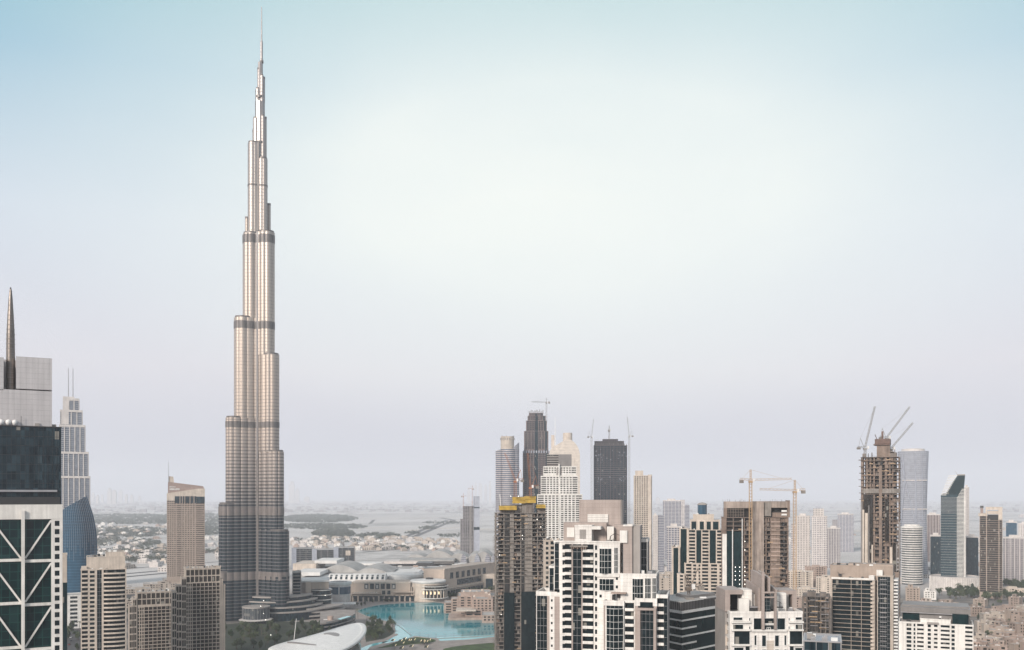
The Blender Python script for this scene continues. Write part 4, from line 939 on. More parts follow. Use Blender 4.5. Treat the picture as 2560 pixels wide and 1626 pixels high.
# lower storeys
V(1110, 1290, 1085, None, -6, 14, 'd.15 w.1 g1.5 w.08', 'w1', zmin=zm, cap=2.2, **W15); bay(1135, 1286, 1130, 1760, -6.02, 1.6, 11)
V(1289, 1392, 1080, None, -4.5, 12, 'w.12 b.8 w.1', 'w1', zmin=zm, cap=1.2, **W15)
V(1391, 1586, 1064, None, -5.5, 16, 'd.22 g1.2 d.22', 'w1', zmin=zm, cap=3.4, **W15)
BX('glazing', 'glass_dark', 1436, 1550, 1098, 1144, -5.8, -5.52)
for a, b, q0, q1 in ((1408, 1580, 1152, 1172), (1408, 1438, 1172, 1760), (1556, 1580, 1172, 1760)): BX('bay_frame', 'taupe', a, b, q0, q1, -6.9, -5.52)
V(1585, 1682, 1030, None, -3.5, 16, 'b.7 g.35', 'w1 g3', zmin=zm, cap=1.6, **W15)
# left lower wing
V(505, 625, 1000, None, 3, 20, 'w.06 g1.0 d.25', 'w1', zmin=zm, cap=2.1, **W15); V(624, 728, 1004, None, 1.4, 18, 'w.12 p.16 w.16 d.6', 'w1', zmin=zm, cap=2.2, fh=3.47*1.0, wall='white_render', glass='glass', alt='taupe', wf=(.3, .62))
for a, q in ((692, 984), (1072, 1030), (1218, 872), (1218, 948), (740, 590), (740, 656)): BX('window', 'glass', a, a+20, q, q+26, -.08 if a > 730 else 1.1, -.02 if a > 730 else 1.19)
t.done()

# beige block glimpsed behind the white tower's left shoulder
t = T('apartment_tower', 'beige and glass tower half hidden between the yellow decked frame and the white tower', 1376, 640)
t.vol(1358, 1400, 1350, None, 0, 22, 'w.5 p.5 w.4 b1.4 w.4', 'w1', fh=3.4, wall='beige', zmin=t.zmin()); t.done()

# --- beige and green glass tower left of the crane block
t = T('apartment_tower', 'sandy stepped apartment tower with green glass strips left of the crane topped block', 1755, 880); zm = t.zmin()
ix, iq = (lambda a: 1620+a*.3047), (lambda b: 1160+b*.3047)
V = lambda a, b, q0, q1, y0, y1, *r, **k: t.vol(ix(a), ix(b), iq(q0), None if q1 is None else iq(q1), y0, y1, *r, **k)
k_ = dict(wall='cream', glass='glass', fh=3.25, alt='glass_teal')
V(322, 612, 540, 830, 2, 26, 'w.3 b1 w.2 d.8 w.2 b1 w.2 d1 w.2 b.7 w.2', 'w1 p1 w1', cap=.6, **k_)
V(298, 616, 815, None, 0, 28, 'w.3 b.9 w.3 p.5 w.4 p.3 w.3 b1 w.5 b1 w.4 p.4 w.2', 'w1 p1 w1 p1 w1', zmin=zm, cap=1.0, **k_)
V(345, 590, 460, 545, 5, 22, 'w.2 d.7 w.5 d.6 w.4 d.6 w.3 d.8 w.2', 'w1 d1', cap=1.6, **k_); V(370, 540, 415, 462, 7, 20, 'w1', 'w1', cap=.8, **k_)
V(256, 330, 530, None, 8, 26, 'w.2 d.8 w.2', 'w1', zmin=zm, cap=.6, **k_)
V(195, 262, 680, None, 5, 26, 'w.2 d.6 w.2', 'w1', zmin=zm, cap=1.2, **k_); V(238, 300, 900, None, -2, 16, 'w1 p1 w.5', 'w1', zmin=zm, cap=1, **k_)
xx = t.x(ix(445), 12); z_ = t.z(iq(420)); m = t.mb('pavilion', 'glass_blue'); m.prism([(xx+4.4*cos(R(a)), 12+4.4*sin(R(a))) for a in range(0, 360, 45)], z_, z_+9.5)
t.mb('pavilion_roof', 'greige').rev([(4.9, z_+9.5), (4.9, z_+10), (3, z_+11.5), (.2, z_+12)], xx, 12, 8); t.done()

# --- crane topped block
t = T('unfinished_block', 'broad unfinished concrete block with dark glass strip, two saddle jib cranes on it', 1890, 730, 4, group='unfinished towers')
x0, x1 = t.x(ix(612)), t.x(ix(1150)); z1 = t.z(iq(440)); zl = CH-(1520-HY)*730/F
bays = [(.0, .06, 'pier'), (.30, .46, 'fill'), (.47, .63, 'pier'), (.64, .73, 'fill'), (.73, .88, 'pier'), (.88, 1, 'fill')]
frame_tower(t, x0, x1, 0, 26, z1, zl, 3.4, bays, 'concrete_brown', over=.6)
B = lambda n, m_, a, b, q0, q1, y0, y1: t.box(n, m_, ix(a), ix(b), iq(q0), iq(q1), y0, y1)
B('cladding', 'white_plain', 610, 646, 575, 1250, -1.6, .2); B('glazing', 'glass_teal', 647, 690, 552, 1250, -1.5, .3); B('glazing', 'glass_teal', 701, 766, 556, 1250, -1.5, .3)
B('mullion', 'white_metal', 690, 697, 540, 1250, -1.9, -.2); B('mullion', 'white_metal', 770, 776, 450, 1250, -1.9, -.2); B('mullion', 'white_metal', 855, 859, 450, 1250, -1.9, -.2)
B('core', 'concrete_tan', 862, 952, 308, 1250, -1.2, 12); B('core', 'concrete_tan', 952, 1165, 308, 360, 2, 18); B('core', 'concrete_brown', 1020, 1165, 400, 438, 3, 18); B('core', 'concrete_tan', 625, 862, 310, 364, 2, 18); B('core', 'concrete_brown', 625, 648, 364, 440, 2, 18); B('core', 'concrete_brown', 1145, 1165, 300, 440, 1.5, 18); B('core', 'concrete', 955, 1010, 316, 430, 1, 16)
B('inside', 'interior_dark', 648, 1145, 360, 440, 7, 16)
for k in range(7): B('props', 'scaffold', 655+k*21, 659+k*21, 366, 438, 2.4, 3)
for q in (372, 395, 418): B('props', 'scaffold', 648, 790, q, q+4, 2.2, 2.4)
for q in (380, 410): B('props', 'white_metal', 1095, 1140, q, q+14, 2.2, 2.4)
for k in range(12): B('pink_infill', 'pinkish', 1010, 1085, 470+k*35, 482+k*35, -.2, 1)
for k in range(30): xx = random.uniform(x0, x1); t.mb('rebar_starters', 'concrete_dark').box(xx, xx+.15, 4, 4.15, t.z(iq(310)), t.z(iq(310))+random.uniform(.5, 2.5))
t.done()
crane('ochre saddle jib crane rising from the crane block, jib to the right', 1876.5, 722, 1200, 1560, 1849, 1980, 'crane_ochre', wd=2.0)
crane('ochre saddle jib crane right of the crane block, jib to the left', 1987, 715, 1226, 1560, 2013, 1899, 'crane_ochre', wd=2.0)
rows = [(795, 637), (795, 707)]+[(a, q) for q in (848, 883, 918, 952, 988, 1020) for a in (717, 752, 795)]
pos = {717: 'left', 752: 'middle', 795: 'right'}; nm = {637: 'topmost', 707: 'second', 848: 'third', 883: 'fourth', 918: 'fifth', 952: 'sixth', 988: 'seventh', 1020: 'lowest'}
for a, q in rows:
    if (a, q) != (717, 988): lamps(ix(a), 722, iq(q), f'round white lamp on the crane block, {nm[q]} row from the top, {pos[a]} column', .34, 'lamps on the crane block')

# --- dark teal office block with white zigzag lines
t = T('office_block', 'dark teal glass office block with white angled lines in front of the crane block', 1704, 430, 0, 'building'); t.o.rotation_euler = (0, 0, 0); t.c, t.s = 1, 0
z = lambda q: CH-(1160+q*.3047-HY)*430/F
P = [(-11.5, 20), (0, 0), (25.8, 26), (14, 46)]
t.mb('glass_walls', 'glass_teal').prism([P[0], P[1], P[2], P[3]], 0, z(1218))
def band(q, h, f0=1.0, o=.35, nm='light_line', mt='white_metal', part=True):
    (ax, ay), (bx2, by2), (cx2, cy2) = P[0], P[1], P[2]; ex, ey = lerp(bx2, cx2, f0), lerp(by2, cy2, f0)
    m = MB().prism([(ax-o, ay-o*.5), (bx2, by2-o*1.4), (ex+o*.7, ey-o*.7), (ex, ey), (bx2, by2+.02), (ax, ay)], z(q)-h, z(q)); t.item(nm, mt, 1, m)
band(1207, 1.3)
for q, f in ((1281, 1), (1347, .33), (1411, 1), (1474, .33), (1538, 1), (1600, .33)): band(q, .75, f)
t.mb('screen', 'grey_clad').prism([(-11.5, 20), (0, 0), (25.8, 26), (14, 46)], z(1218)+.02, z(1135))
m = t.mb('screen_slats', 'dark_metal')
for k in range(16): f = k/15; xx, yy = lerp(-11.5, 0, f), lerp(20, 0, f); m.box(xx-.12, xx+.12, yy-.3, yy, z(1210), z(1137))
for k in range(30): f = k/29; xx, yy = lerp(0, 25.8, f), lerp(0, 26, f); m.box(xx-.12, xx+.12, yy-.35, yy-.02, z(1210), z(1137))
band(1133, .35, .5, .2, 'roof_edge', 'white_plain'); t.mb('roof', 'roof_grey').prism([(-11.0, 20), (0, .7), (25.2, 26), (14, 45.4)], z(1135), z(1134))
t.mb('roof_plant', 'grey_clad').prism([(6, 14), (22, 28), (14, 40), (2, 26)], z(1134), z(1110)); t.mb('roof_plant', 'concrete').box(4, 8, 10, 14, z(1134), z(1122)); t.mb('roof_plant', 'white_metal').box(12, 15, 16, 18, z(1134), z(1124))
t.done()
crane('small derrick on the roof of the dark teal office block', 1722, 452, 1465, 1500, 1716, 1727, 'scaffold', (1716, 1440), 1.0)

# --- white tower with the twin fin
t = T('white_tower', 'white apartment tower with a tall grey twin fin rising over its roof', 1920, 400); t.rz = 0; t.c, t.s = 1, 0; t.o.rotation_euler = (0, 0, 0); zm = t.zmin()
gx, gq = (lambda a: 1640+a*.1744), (lambda b: 1400+b*.1744)
V = lambda a, b, q0, q1, y0, y1, *r, **k: t.vol(gx(a), gx(b), gq(q0), None if q1 is None else gq(q1), y0, y1, *r, **k)
B = lambda n, m_, a, b, q0, q1, y0, y1: t.box(n, m_, gx(a), gx(b), gq(q0), gq(q1), y0, y1)
V(1060, 2100, 738, None, 0, 24, 'w1', 'w.4 p1 w.4 p1 w.4 p1 w.4', zmin=zm, wall='white_render', cap=1.2, fh=3.5)
def win(a, b, q0, q1, mt='glass', o=.16, nm='window'):
    m = MB(); y = -.02; m.box(t.x(gx(a), -o), t.x(gx(b), -o), -o, y, t.z(gq(q1)), t.z(gq(q0))); t.item(nm, mt, (b-a)*(q1-q0), m)
    fm = t.mb('window_frames', 'white_metal'); xa, xb, za, zb = t.x(gx(a)), t.x(gx(b)), t.z(gq(q1)), t.z(gq(q0))
    for x_ in (xa, xb): fm.box(x_-.12, x_+.12, -o-.12, -.021, za, zb)
    for z_ in (za, zb): fm.box(xa, xb, -o-.3, -.021, z_-.16, z_+.1)
for a, b, q0, q1 in ((1105, 1240, 820, 865), (1100, 1250, 922, 995), (1115, 1345, 1008, 1210), (1115, 1255, 1250, 1420), (1278, 1345, 1230, 1420), (1330, 1352, 828, 875), (1330, 1352, 950, 995), (1396, 1515, 832, 1000), (1735, 1850, 832, 1000), (1550, 1706, 832, 912), (1550, 1706, 930, 1000), (1896, 1916, 830, 875), (1896, 1916, 950, 995), (1995, 2092, 818, 862), (1995, 2098, 922, 995), (1912, 2098, 1008, 1210), (1912, 1975, 1230, 1420), (1990, 2098, 1255, 1420),
                     (1406, 1440, 1078, 1225), (1515, 1577, 1078, 1240), (1700, 1762, 1078, 1240), (1836, 1868, 1078, 1225), (1406, 1440, 1280, 1420), (1515, 1577, 1280, 1420), (1700, 1762, 1280, 1420), (1836, 1868, 1280, 1420)): win(a, b, q0, q1)
for q in (885, 1000, 1216): B('ledge', 'white_plain', 1085, 1358, q, q+ 22, -1.2, -.02); B('ledge', 'white_plain', 1905, 2120, q, q+22, -1.2, -.02)
B('ledge', 'white_plain', 1370, 1880, 1004, 1030, -.9, -.02)
for k in range(12): B('louvres', 'cream', 1592, 1690, 1160+k*24, 1172+k*24, -.4, -.02)
# left flank bay in taupe with cream infill
V(990, 1062, 640, None, 6, 26, 'd1', 'd1', zmin=zm, wall='taupe', alt='greige', cap=.6, fh=3.5)
for q in (930, 1100, 1280): B('flank_panel', 'cream', 996, 1036, q, q+130, 5.6, 5.98)
# roof court: frames, stair heads, fins
B('roof_frame', 'taupe', 990, 1245, 432, 495, 4, 22); B('roof_frame', 'taupe', 990, 1062, 495, 740, 4, 22); B('roof_frame', 'taupe', 1755, 2020, 440, 495, 10, 24); B('roof_frame', 'taupe', 1955, 2020, 495, 735, 10, 24); B('roof_frame', 'greige', 1870, 1900, 495, 735, 10, 24)
B('stair_head', 'white_render', 1235, 1375, 430, 740, 5, 14); B('stair_head', 'white_plain', 1190, 1336, 560, 744, 2.5, 4.9); B('stair_head', 'white_render', 1376, 1512, 495, 690, 8, 18); B('stair_head', 'white_render', 1735, 1868, 478, 740, 6, 16); B('plant', 'steel', 1345, 1512, 668, 690, 3, 5); B('plant', 'dark_metal', 1345, 1512, 700, 736, 3.4, 6)
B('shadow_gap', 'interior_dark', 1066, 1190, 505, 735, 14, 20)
for a, b in ((1520, 1556), (1700, 1730)): B('fin_post', 'taupe', a, b, 470 if a > 1600 else 175, 1000, -1.6, -.02)
B('fin_beam', 'taupe', 1556, 1700, 458, 480, -1.5, -.1); B('fin_beam', 'taupe', 1556, 1700, 528, 548, -1.5, -.1); B('fin_glazing', 'glass_grid', 1560, 1640, 500, 740, -.6, -.2)
def fin(px, th, prof):
    xa = t.x(gx(px), 0); m = MB(); vs = [(xa, y, z_) for y, z_ in prof]+[(xa+th, y, z_) for y, z_ in prof]; n = len(prof)
    m.add(vs, [tuple(range(n)), tuple(range(2*n-1, n-1, -1))]+[(k, n+k, n+(k+1) % n, (k+1) % n) for k in range(n)]); m.build('fin_blade', 'taupe', t.o)
def qz(q, y): return CH-(gq(q)-HY)*(400+y)/F
fin(1520, 1.0, [(0, qz(740, 0)), (0, qz(232, 0)), (9, qz(175, 9)), (19, qz(140, 19)), (19, qz(740, 19))]); fin(1608, .9, [(0, qz(740, 0)), (0, qz(255, 0)), (5, qz(225, 5)), (17, qz(150, 17)), (17, qz(740, 17))])
fin(1488, .8, [(2, qz(740, 2)), (2, qz(400, 2)), (24, qz(285, 24)), (24, qz(740, 24))]); fin(1712, .9, [(0, qz(470, 0)), (0, qz(430, 0)), (10, qz(350, 10)), (10, qz(470, 10))])
xx = t.x(gx(1775), 3); z_ = t.z(gq(690)); m = MB(); m.bar((xx, 3, z_), (xx, 3, z_+2.2), .18).bar((xx, 3, z_+2.2), (xx-1.8, 3, z_+2.9), .13).bar((xx, 3, z_+2.2), (xx+.8, 3, z_+1.6), .13); m.box(xx-1.6, xx+1.4, 2.6, 3.6, z_-.3, z_+.2); m.build('cleaning_davit', 'dark_metal', t.o)
m = MB(); xx = t.x(gx(1592), -1); zq = lambda q: t.z(gq(q)); m.box(xx, xx+1.8, -.5, -.3, zq(968), zq(962))
for j in range(3): m.box(xx+j*.8, xx+j*.8+.18, -.5, -.3, zq(998), zq(962))
m.build('cradle', 'white_metal', t.o)
t.done()

# --- dark netted block right of it, and the glass roof below
t = T('unfinished_block', 'low dark unfinished tower wrapped in scaffolding beside the white fin tower', 2042, 620, group='unfinished towers')
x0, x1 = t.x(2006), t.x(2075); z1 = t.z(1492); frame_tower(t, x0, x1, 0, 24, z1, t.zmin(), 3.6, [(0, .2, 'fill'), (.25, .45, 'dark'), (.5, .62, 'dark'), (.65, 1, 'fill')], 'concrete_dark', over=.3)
for q0 in range(1500, 1640, 16): t.box('balcony_edge', 'steel', 2026, 2044, q0, q0+1.4, -1.4, -.5); t.box('balcony_edge', 'steel', 2053, 2072, q0+4, q0+5.4, -1.4, -.5)
t.box('core', 'concrete_dark', 2018, 2040, 1480, 1494, 4, 14); t.box('core', 'concrete_dark', 2050, 2066, 1484, 1494, 6, 16)
m = t.mb('scaffold_poles', 'scaffold')
for k in range(12): xx = lerp(x0-1, x1+1, k/11); m.box(xx, xx+.12, -1.9, -1.78, 0, z1+random.uniform(-1, 4))
t.done()
t = T('glass_roof_block', 'low glass roofed block with pale rim at the foot of the white fin tower', 2058, 345, cat='building')
t.vol(2008, 2104, 1603, None, 0, 20, 'w.1 g1 w.06 g1 w.06 g1 w.1', 'w1', fh=6, wall='steel', glass='glass_navy', roof='glass_blue', zmin=t.zmin(), cap=.5); t.done()

# --- beige balcony tower
t = T('apartment_tower', 'beige apartment tower with long balcony rows and a tan roof block', 2163, 620, -4); zm = t.zmin()
kx, kq = (lambda a: 2060+a*.2076), (lambda b: 1360+b*.2076)
V = lambda a, b, q0, q1, y0, y1, *r, **k: t.vol(kx(a), kx(b), kq(q0), None if q1 is None else kq(q1), y0, y1, *r, **k)
B = lambda n, m_, a, b, q0, q1, y0, y1: t.box(n, m_, kx(a), kx(b), kq(q0), kq(q1), y0, y1)
kk = dict(wall='beige', glass='glass', alt='greige', fh=2.95)
V(85, 615, 425, None, 0, 26, 'w.15 b2.2 w.05 b1.15 w.05 b1.25 w.02 w.3', 'w1', zmin=zm, cap=.6, slab=.06, rail=1, **kk)
V(640, 835, 380, None, 1.0, 24, 'w.08 g1.4 w.35', 'w1 b3 w1 b3 w1', zmin=zm, cap=1, **kk)
V(75, 830, 262, 430, 5, 22, 'w1', 'w1', wall='tan', cap=.6); B('roof_block', 'tan', 290, 830, 245, 300, 9, 22); B('parapet', 'white_plain', 90, 560, 408, 430, -.5, 0)
V(540, 606, 385, 440, -.6, 4, 'w1', 'w1', wall='white_plain', cap=.4); B('stair_head', 'white_plain', 632, 705, 318, 384, .5, 4.9)
for k in range(26): B('corner_balcony', 'cream', 560, 606, 470+k*46, 494+k*46, -1.1, 3) if 470+k*46 < 1300 else None
for k in range(26): B('balcony_edge', 'steel', 672, 752, 430+k*57, 436+k*57, -.5, .9) if 430+k*57 < 1300 else None
for k in range(28): B('side_balcony', 'white_metal', 838, 890, 432+k*40, 450+k*40, 3, 20) if 432+k*40 < 1300 else None
V(836, 892, 600, None, 6, 20, 'w1', 'w1', wall='greige', cap=.3, zmin=zm)
m = MB(); xx = t.x(kx(190), 4); z_ = t.z(kq(400)); m.box(xx-.8, xx+1.2, 3, 4.4, z_, z_+1.2).bar((xx, 3.6, z_+1.2), (xx-1.5, 3.6, z_+2.6), .15).bar((xx, 3.6, z_+1.2), (xx+3, 3.6, z_+1.6), .15); m.build('cleaning_davit', 'dark_metal', t.o)
for a in (300, 450): B('vent', 'dark_metal', a, a+28, 396, 412, 4.4, 4.98)
t.done()

# --- tall concrete tower with three raised jibs
t = T('unfinished_tower', 'tall unfinished brown concrete tower with three raised crane jibs', 2200, 870, -3, group='unfinished towers')
jx, jq = (lambda a: 2060+a*.2747), (lambda b: 1000+b*.2747)
x0, x1 = t.x(jx(340)), t.x(jx(685)); z1 = t.z(jq(520)); zl = t.z(jq(1560))
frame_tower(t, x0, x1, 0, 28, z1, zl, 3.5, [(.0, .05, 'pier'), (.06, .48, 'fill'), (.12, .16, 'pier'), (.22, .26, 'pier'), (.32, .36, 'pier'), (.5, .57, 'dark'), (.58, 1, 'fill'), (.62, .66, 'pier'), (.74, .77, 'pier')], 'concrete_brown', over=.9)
B = lambda n, m_, a, b, q0, q1, y0, y1: t.box(n, m_, jx(a), jx(b), jq(q0), jq(q1), y0, y1)
B('transfer_beam', 'concrete', 350, 690, 808, 850, -1.1, 2); B('hoist_strip', 'concrete_brown', 500, 528, 600, 1560, -1.6, -.9)
B('core', 'concrete_brown', 480, 600, 410, 525, 4, 18); B('formwork', 'red_form', 462, 602, 355, 400, 2, 20); B('formwork', 'red_form', 455, 600, 400, 412, 2.5, 19); B('core', 'concrete_dark', 600, 660, 478, 524, 4, 18); B('core', 'concrete_brown', 350, 380, 490, 524, 2, 10)
for a, b, q0 in ((335, 350, 930), (372, 398, 1030), (404, 412, 960), (432, 446, 1320), (600, 622, 1340), (655, 668, 1320), (680, 694, 1110)): B('cladding_fin', 'cream' if a in (372, 432, 600) else 'grey_clad', a, b, q0, 1560, -1.9, -.9)
B('cladding_fin', 'cream', 350, 366, 1000, 1560, -2.0, -.95)
B('glazing', 'glass_warm', 362, 445, 860, 1560, -.9, -.2); B('glazing', 'glass_warm', 555, 590, 900, 1290, -.9, -.2); B('glazing', 'glass_warm', 625, 655, 1310, 1560, -.95, -.2)
for a, b, q0, q1 in ((606, 612, 455, 480), (640, 648, 452, 480), (400, 406, 488, 522), (432, 440, 480, 522)): B('form_strut', 'scaffold', a, b, q0, q1, 4, 5)
for a, b, q in ((448, 464, 406), (600, 634, 470)): B('form_platform', 'scaffold', a, b, q, q+5, 2, 14)
for k in range(7): B('platform', 'scaffold', 325-random.uniform(0, 14), 352, 545+k*60, 550+k*60, -1.5, 6); B('platform', 'scaffold', 640, 690+random.uniform(0, 8), 560+k*75, 565+k*75, -1.5, 6)
m = t.mb('rebar_starters', 'concrete_dark')
for k in range(40): xx = random.uniform(x0, x1); yy = random.uniform(1, 24); m.box(xx, xx+.18, yy, yy+.18, z1, z1+random.uniform(.8, 3))
MB().box(t.x(jx(519)), t.x(jx(536)), 8, 10, t.z(jq(355)), t.z(jq(282))).build('jump_form_mast', 'red_form', t.o); MB().bar((t.x(jx(478)), 6, t.z(jq(355))), (t.x(jx(460)), 6, t.z(jq(312))), .5).build('boom', 'scaffold', t.o)
t.done()
crane('pale luffing crane at the left corner of the brown concrete tower, jib up right', jx(374), 862, jq(432), jq(520), 0, 0, 'crane_white', (jx(463), jq(58)), 1.7)
crane('luffing crane with the longest raised jib over the brown concrete tower core', jx(572), 890, jq(340), jq(480), 0, 0, 'crane_white', (jx(782), jq(62)), 1.7)
crane('luffing crane with the lower raised jib right of the brown concrete tower core', jx(612), 880, jq(440), jq(500), 0, 0, 'crane_white', (jx(810), jq(208)), 1.7)

# --- low white tower with dark flat roof screen
t = T('white_tower', 'low white apartment tower with a long dark flat roof screen at the right', 2340, 520, 0); zm = t.zmin()
kq2 = kq
V = lambda a, b, q0, q1, y0, y1, *r, **k: t.vol(kx(a), kx(b), kq(q0), None if q1 is None else kq(q1), y0, y1, *r, **k)
B = lambda n, m_, a, b, q0, q1, y0, y1: t.box(n, m_, kx(a), kx(b), kq(q0), kq(q1), y0, y1)
V(900, 1800, 955, None, 0, 22, 'w.9 p.55 w.25 p.2 w.2 b.75 w.45 p.35 w.35 b.4 w.35 b1.0 w.2 p.35 w.9 w.25 b.8 w.1', 'w1 p1 w1', zmin=zm, fh=2.38, wall='white_plain', glass='glass', cap=.9, wf=(.3, .95))
V(1160, 1525, 905, 960, 1, 18, 'w1', 'w1', wall='white_plain', cap=.6); B('awning', 'greige', 1240, 1382, 950, 972, -.9, .9)
B('roof_screen', 'grey_clad', 940, 1755, 800, 960, 6, 20); B('glazing', 'glass_teal', 945, 1148, 800, 915, 5.5, 5.98); B('glazing', 'glass_teal', 1545, 1740, 850, 985, .5, 5.98)
x0, x1 = t.x(kx(925), 5), t.x(kx(1765), 5)
m = t.mb('flat_roof', 'grey_clad'); m.box(x0, x1, 4, 24, t.z(kq(830), 0, 5), t.z(kq(775), 0, 5)); t.mb('flat_roof', 'grey_clad').box(x0+.6, x1-.6, 9, 30, t.z(kq(775), 0, 5), t.z(kq(775), 0, 5)+.9); t.mb('roof_edge', 'steel').box(x0-.1, x1+.1, 3.8, 4, t.z(kq(842), 0, 5), t.z(kq(832), 0, 5))
t.done()
# ------------------------------------------------------------------ lake, promenade, parks, roads
def gp(px, py, z=0.0): return ground(px, py, z)
def sheet(name, mat, pts, z, kind='structure', label=None, cat=None):
    p = [gp(a, b) for a, b in pts]; n = len(p)
    ar = sum(p[k][0]*p[(k+1) % n][1]-p[(k+1) % n][0]*p[k][1] for k in range(n))
    if ar < 0: p = p[::-1]
    m = MB(); m.add([(x, y, z) for x, y in p], [tuple(range(n))]); return tag(m.build(name, mat), label, cat, None, kind)
def smooth(pts, it=2):
    for _ in range(it):
        o = []
        for k in range(len(pts)):
            a, b = pts[k], pts[(k+1) % len(pts)]; o += [(a[0]*.75+b[0]*.25, a[1]*.75+b[1]*.25), (a[0]*.25+b[0]*.75, a[1]*.25+b[1]*.75)]
        pts = o
    return pts
m, t_, b = mat_base('lake_water', 0.05, 0, 0.2); l = t_.links.new
tc = nd(t_, 'ShaderNodeTexCoord'); n1 = nd(t_, 'ShaderNodeTexNoise', i={'Scale': 0.35, 'Detail': 3.0}); l(tc.outputs['Object'], n1.inputs['Vector'])
bp = nd(t_, 'ShaderNodeBump', i={'Strength': 0.10, 'Distance': 0.3}); l(n1.outputs['Fac'], bp.inputs['Height']); l(bp.outputs[0], b.inputs['Normal'])
n2 = nd(t_, 'ShaderNodeTexNoise', i={'Scale': 0.012, 'Detail': 3.0}); l(tc.outputs['Object'], n2.inputs['Vector'])
rp = ramp(t_, [(0.35, (0.004, 0.18, 0.23)), (0.65, (0.02, 0.30, 0.35))]); l(n2.outputs['Fac'], rp.inputs[0]); l(rp.outputs[0], b.inputs['Base Color'])
plain('shallow_water', (0.16, 0.50, 0.55), 0.1); plain('pool_water', (0.20, 0.55, 0.60), 0.1)
plain('asphalt', (0.065, 0.064, 0.066), .85, var=.25, scale=.05); plain('paving', (0.27, 0.24, 0.225), .8, var=.2, scale=.1); plain('pale_paving', (0.48, 0.44, 0.42), .8, var=.15, scale=.1)
plain('lawn', (0.045, 0.075, 0.022), .9, var=.35, scale=.08); plain('park_soil', (0.035, 0.045, 0.03), .9, var=.3, scale=.05); plain('sand_lot', (0.50, 0.46, 0.42), .9, var=.12, scale=.01)
sheet('promenade', 'paving', smooth([(820, 1540), (850, 1506), (1000, 1497), (1130, 1490), (1245, 1470), (1250, 1500), (1250, 1625), (1150, 1640), (800, 1700), (560, 1700), (560, 1560)], 1), .03)
sheet('lake', m, smooth([(888, 1530), (905, 1523), (945, 1513), (1000, 1509), (1060, 1506.5), (1100, 1507), (1140, 1519), (1180, 1537), (1300, 1555), (1420, 1575), (1420, 1592), (1238, 1589), (1180, 1594), (1100, 1597), (1050, 1593), (1034, 1592), (1010, 1599), (985, 1602), (975, 1597), (990, 1588), (995, 1572), (990, 1562), (950, 1550), (915, 1541)], 2), .08)
sheet('lake', 'shallow_water', smooth([(986, 1563), (1000, 1561), (1028, 1588), (1022, 1597), (970, 1609), (950, 1608), (975, 1599), (990, 1585)], 1), .12)
sheet('lake', 'shallow_water', [(1090, 1594), (1200, 1589), (1250, 1586), (1250, 1591), (1180, 1599), (1100, 1603)], .13)
sheet('lake', 'shallow_water', [(900, 1622), (930, 1610), (975, 1602), (960, 1608), (925, 1618), (905, 1640), (895, 1640)], .12)
def kerb(pts, label, h=1.1, w=.5, mat='greige'):
    m = MB(); g = [gp(a, b) for a, b in pts]
    for (x0, y0), (x1, y1) in zip(g, g[1:]): m.bar((x0, y0, h*.5), (x1, y1, h*.5), h*.5)
    tag(m.build('quay_wall', mat), label, 'wall')
kerb([(888, 1529), (915, 1541.5), (950, 1551), (990, 1562)], 'curved quay wall along the left shore of the turquoise lake')
kerb([(992, 1562), (1006, 1572), (1028, 1590)], 'thin wall between the pale shallow pool and the turquoise lake', .8, .4, 'steel')
kerb([(1034, 1592), (1086, 1598), (1180, 1593.5), (1250, 1588.5)], 'long near quay wall of the turquoise lake', .9)
sheet('lawn', 'lawn', smooth([(965, 1615), (1030, 1592), (1085, 1597), (1092, 1606), (1020, 1612), (930, 1624)], 1), .10, 'stuff', 'green lawn on the near bank of the turquoise lake', 'lawn')
sheet('lawn', 'lawn', smooth([(1060, 1640), (1100, 1622), (1220, 1606), (1260, 1612), (1260, 1660)], 1), .10, 'stuff', 'green lawn at the bottom of the near lake bank by the concrete frame', 'lawn')
sheet('garden_ground', 'park_soil', smooth([(914, 1606), (912, 1570), (940, 1560), (980, 1570), (988, 1582), (965, 1596), (920, 1612)], 1), .09)
sheet('garden_ground', 'park_soil', [(555, 1700), (555, 1562), (660, 1553), (800, 1556), (830, 1600), (700, 1640)], .06)
for pts in ([(158, 1700), (160, 1484), (205, 1486), (230, 1700)], [(290, 1502), (330, 1470), (420, 1462), (560, 1470), (560, 1486), (420, 1478), (330, 1490), (300, 1530)], [(905, 1608), (960, 1597), (992, 1584), (996, 1588), (962, 1602), (905, 1614)], [(1090, 1640), (1100, 1612), (1250, 1600), (1250, 1606), (1110, 1618), (1104, 1640)]): sheet('road', 'asphalt' if pts[0][0] < 300 else 'paving', pts, .14)
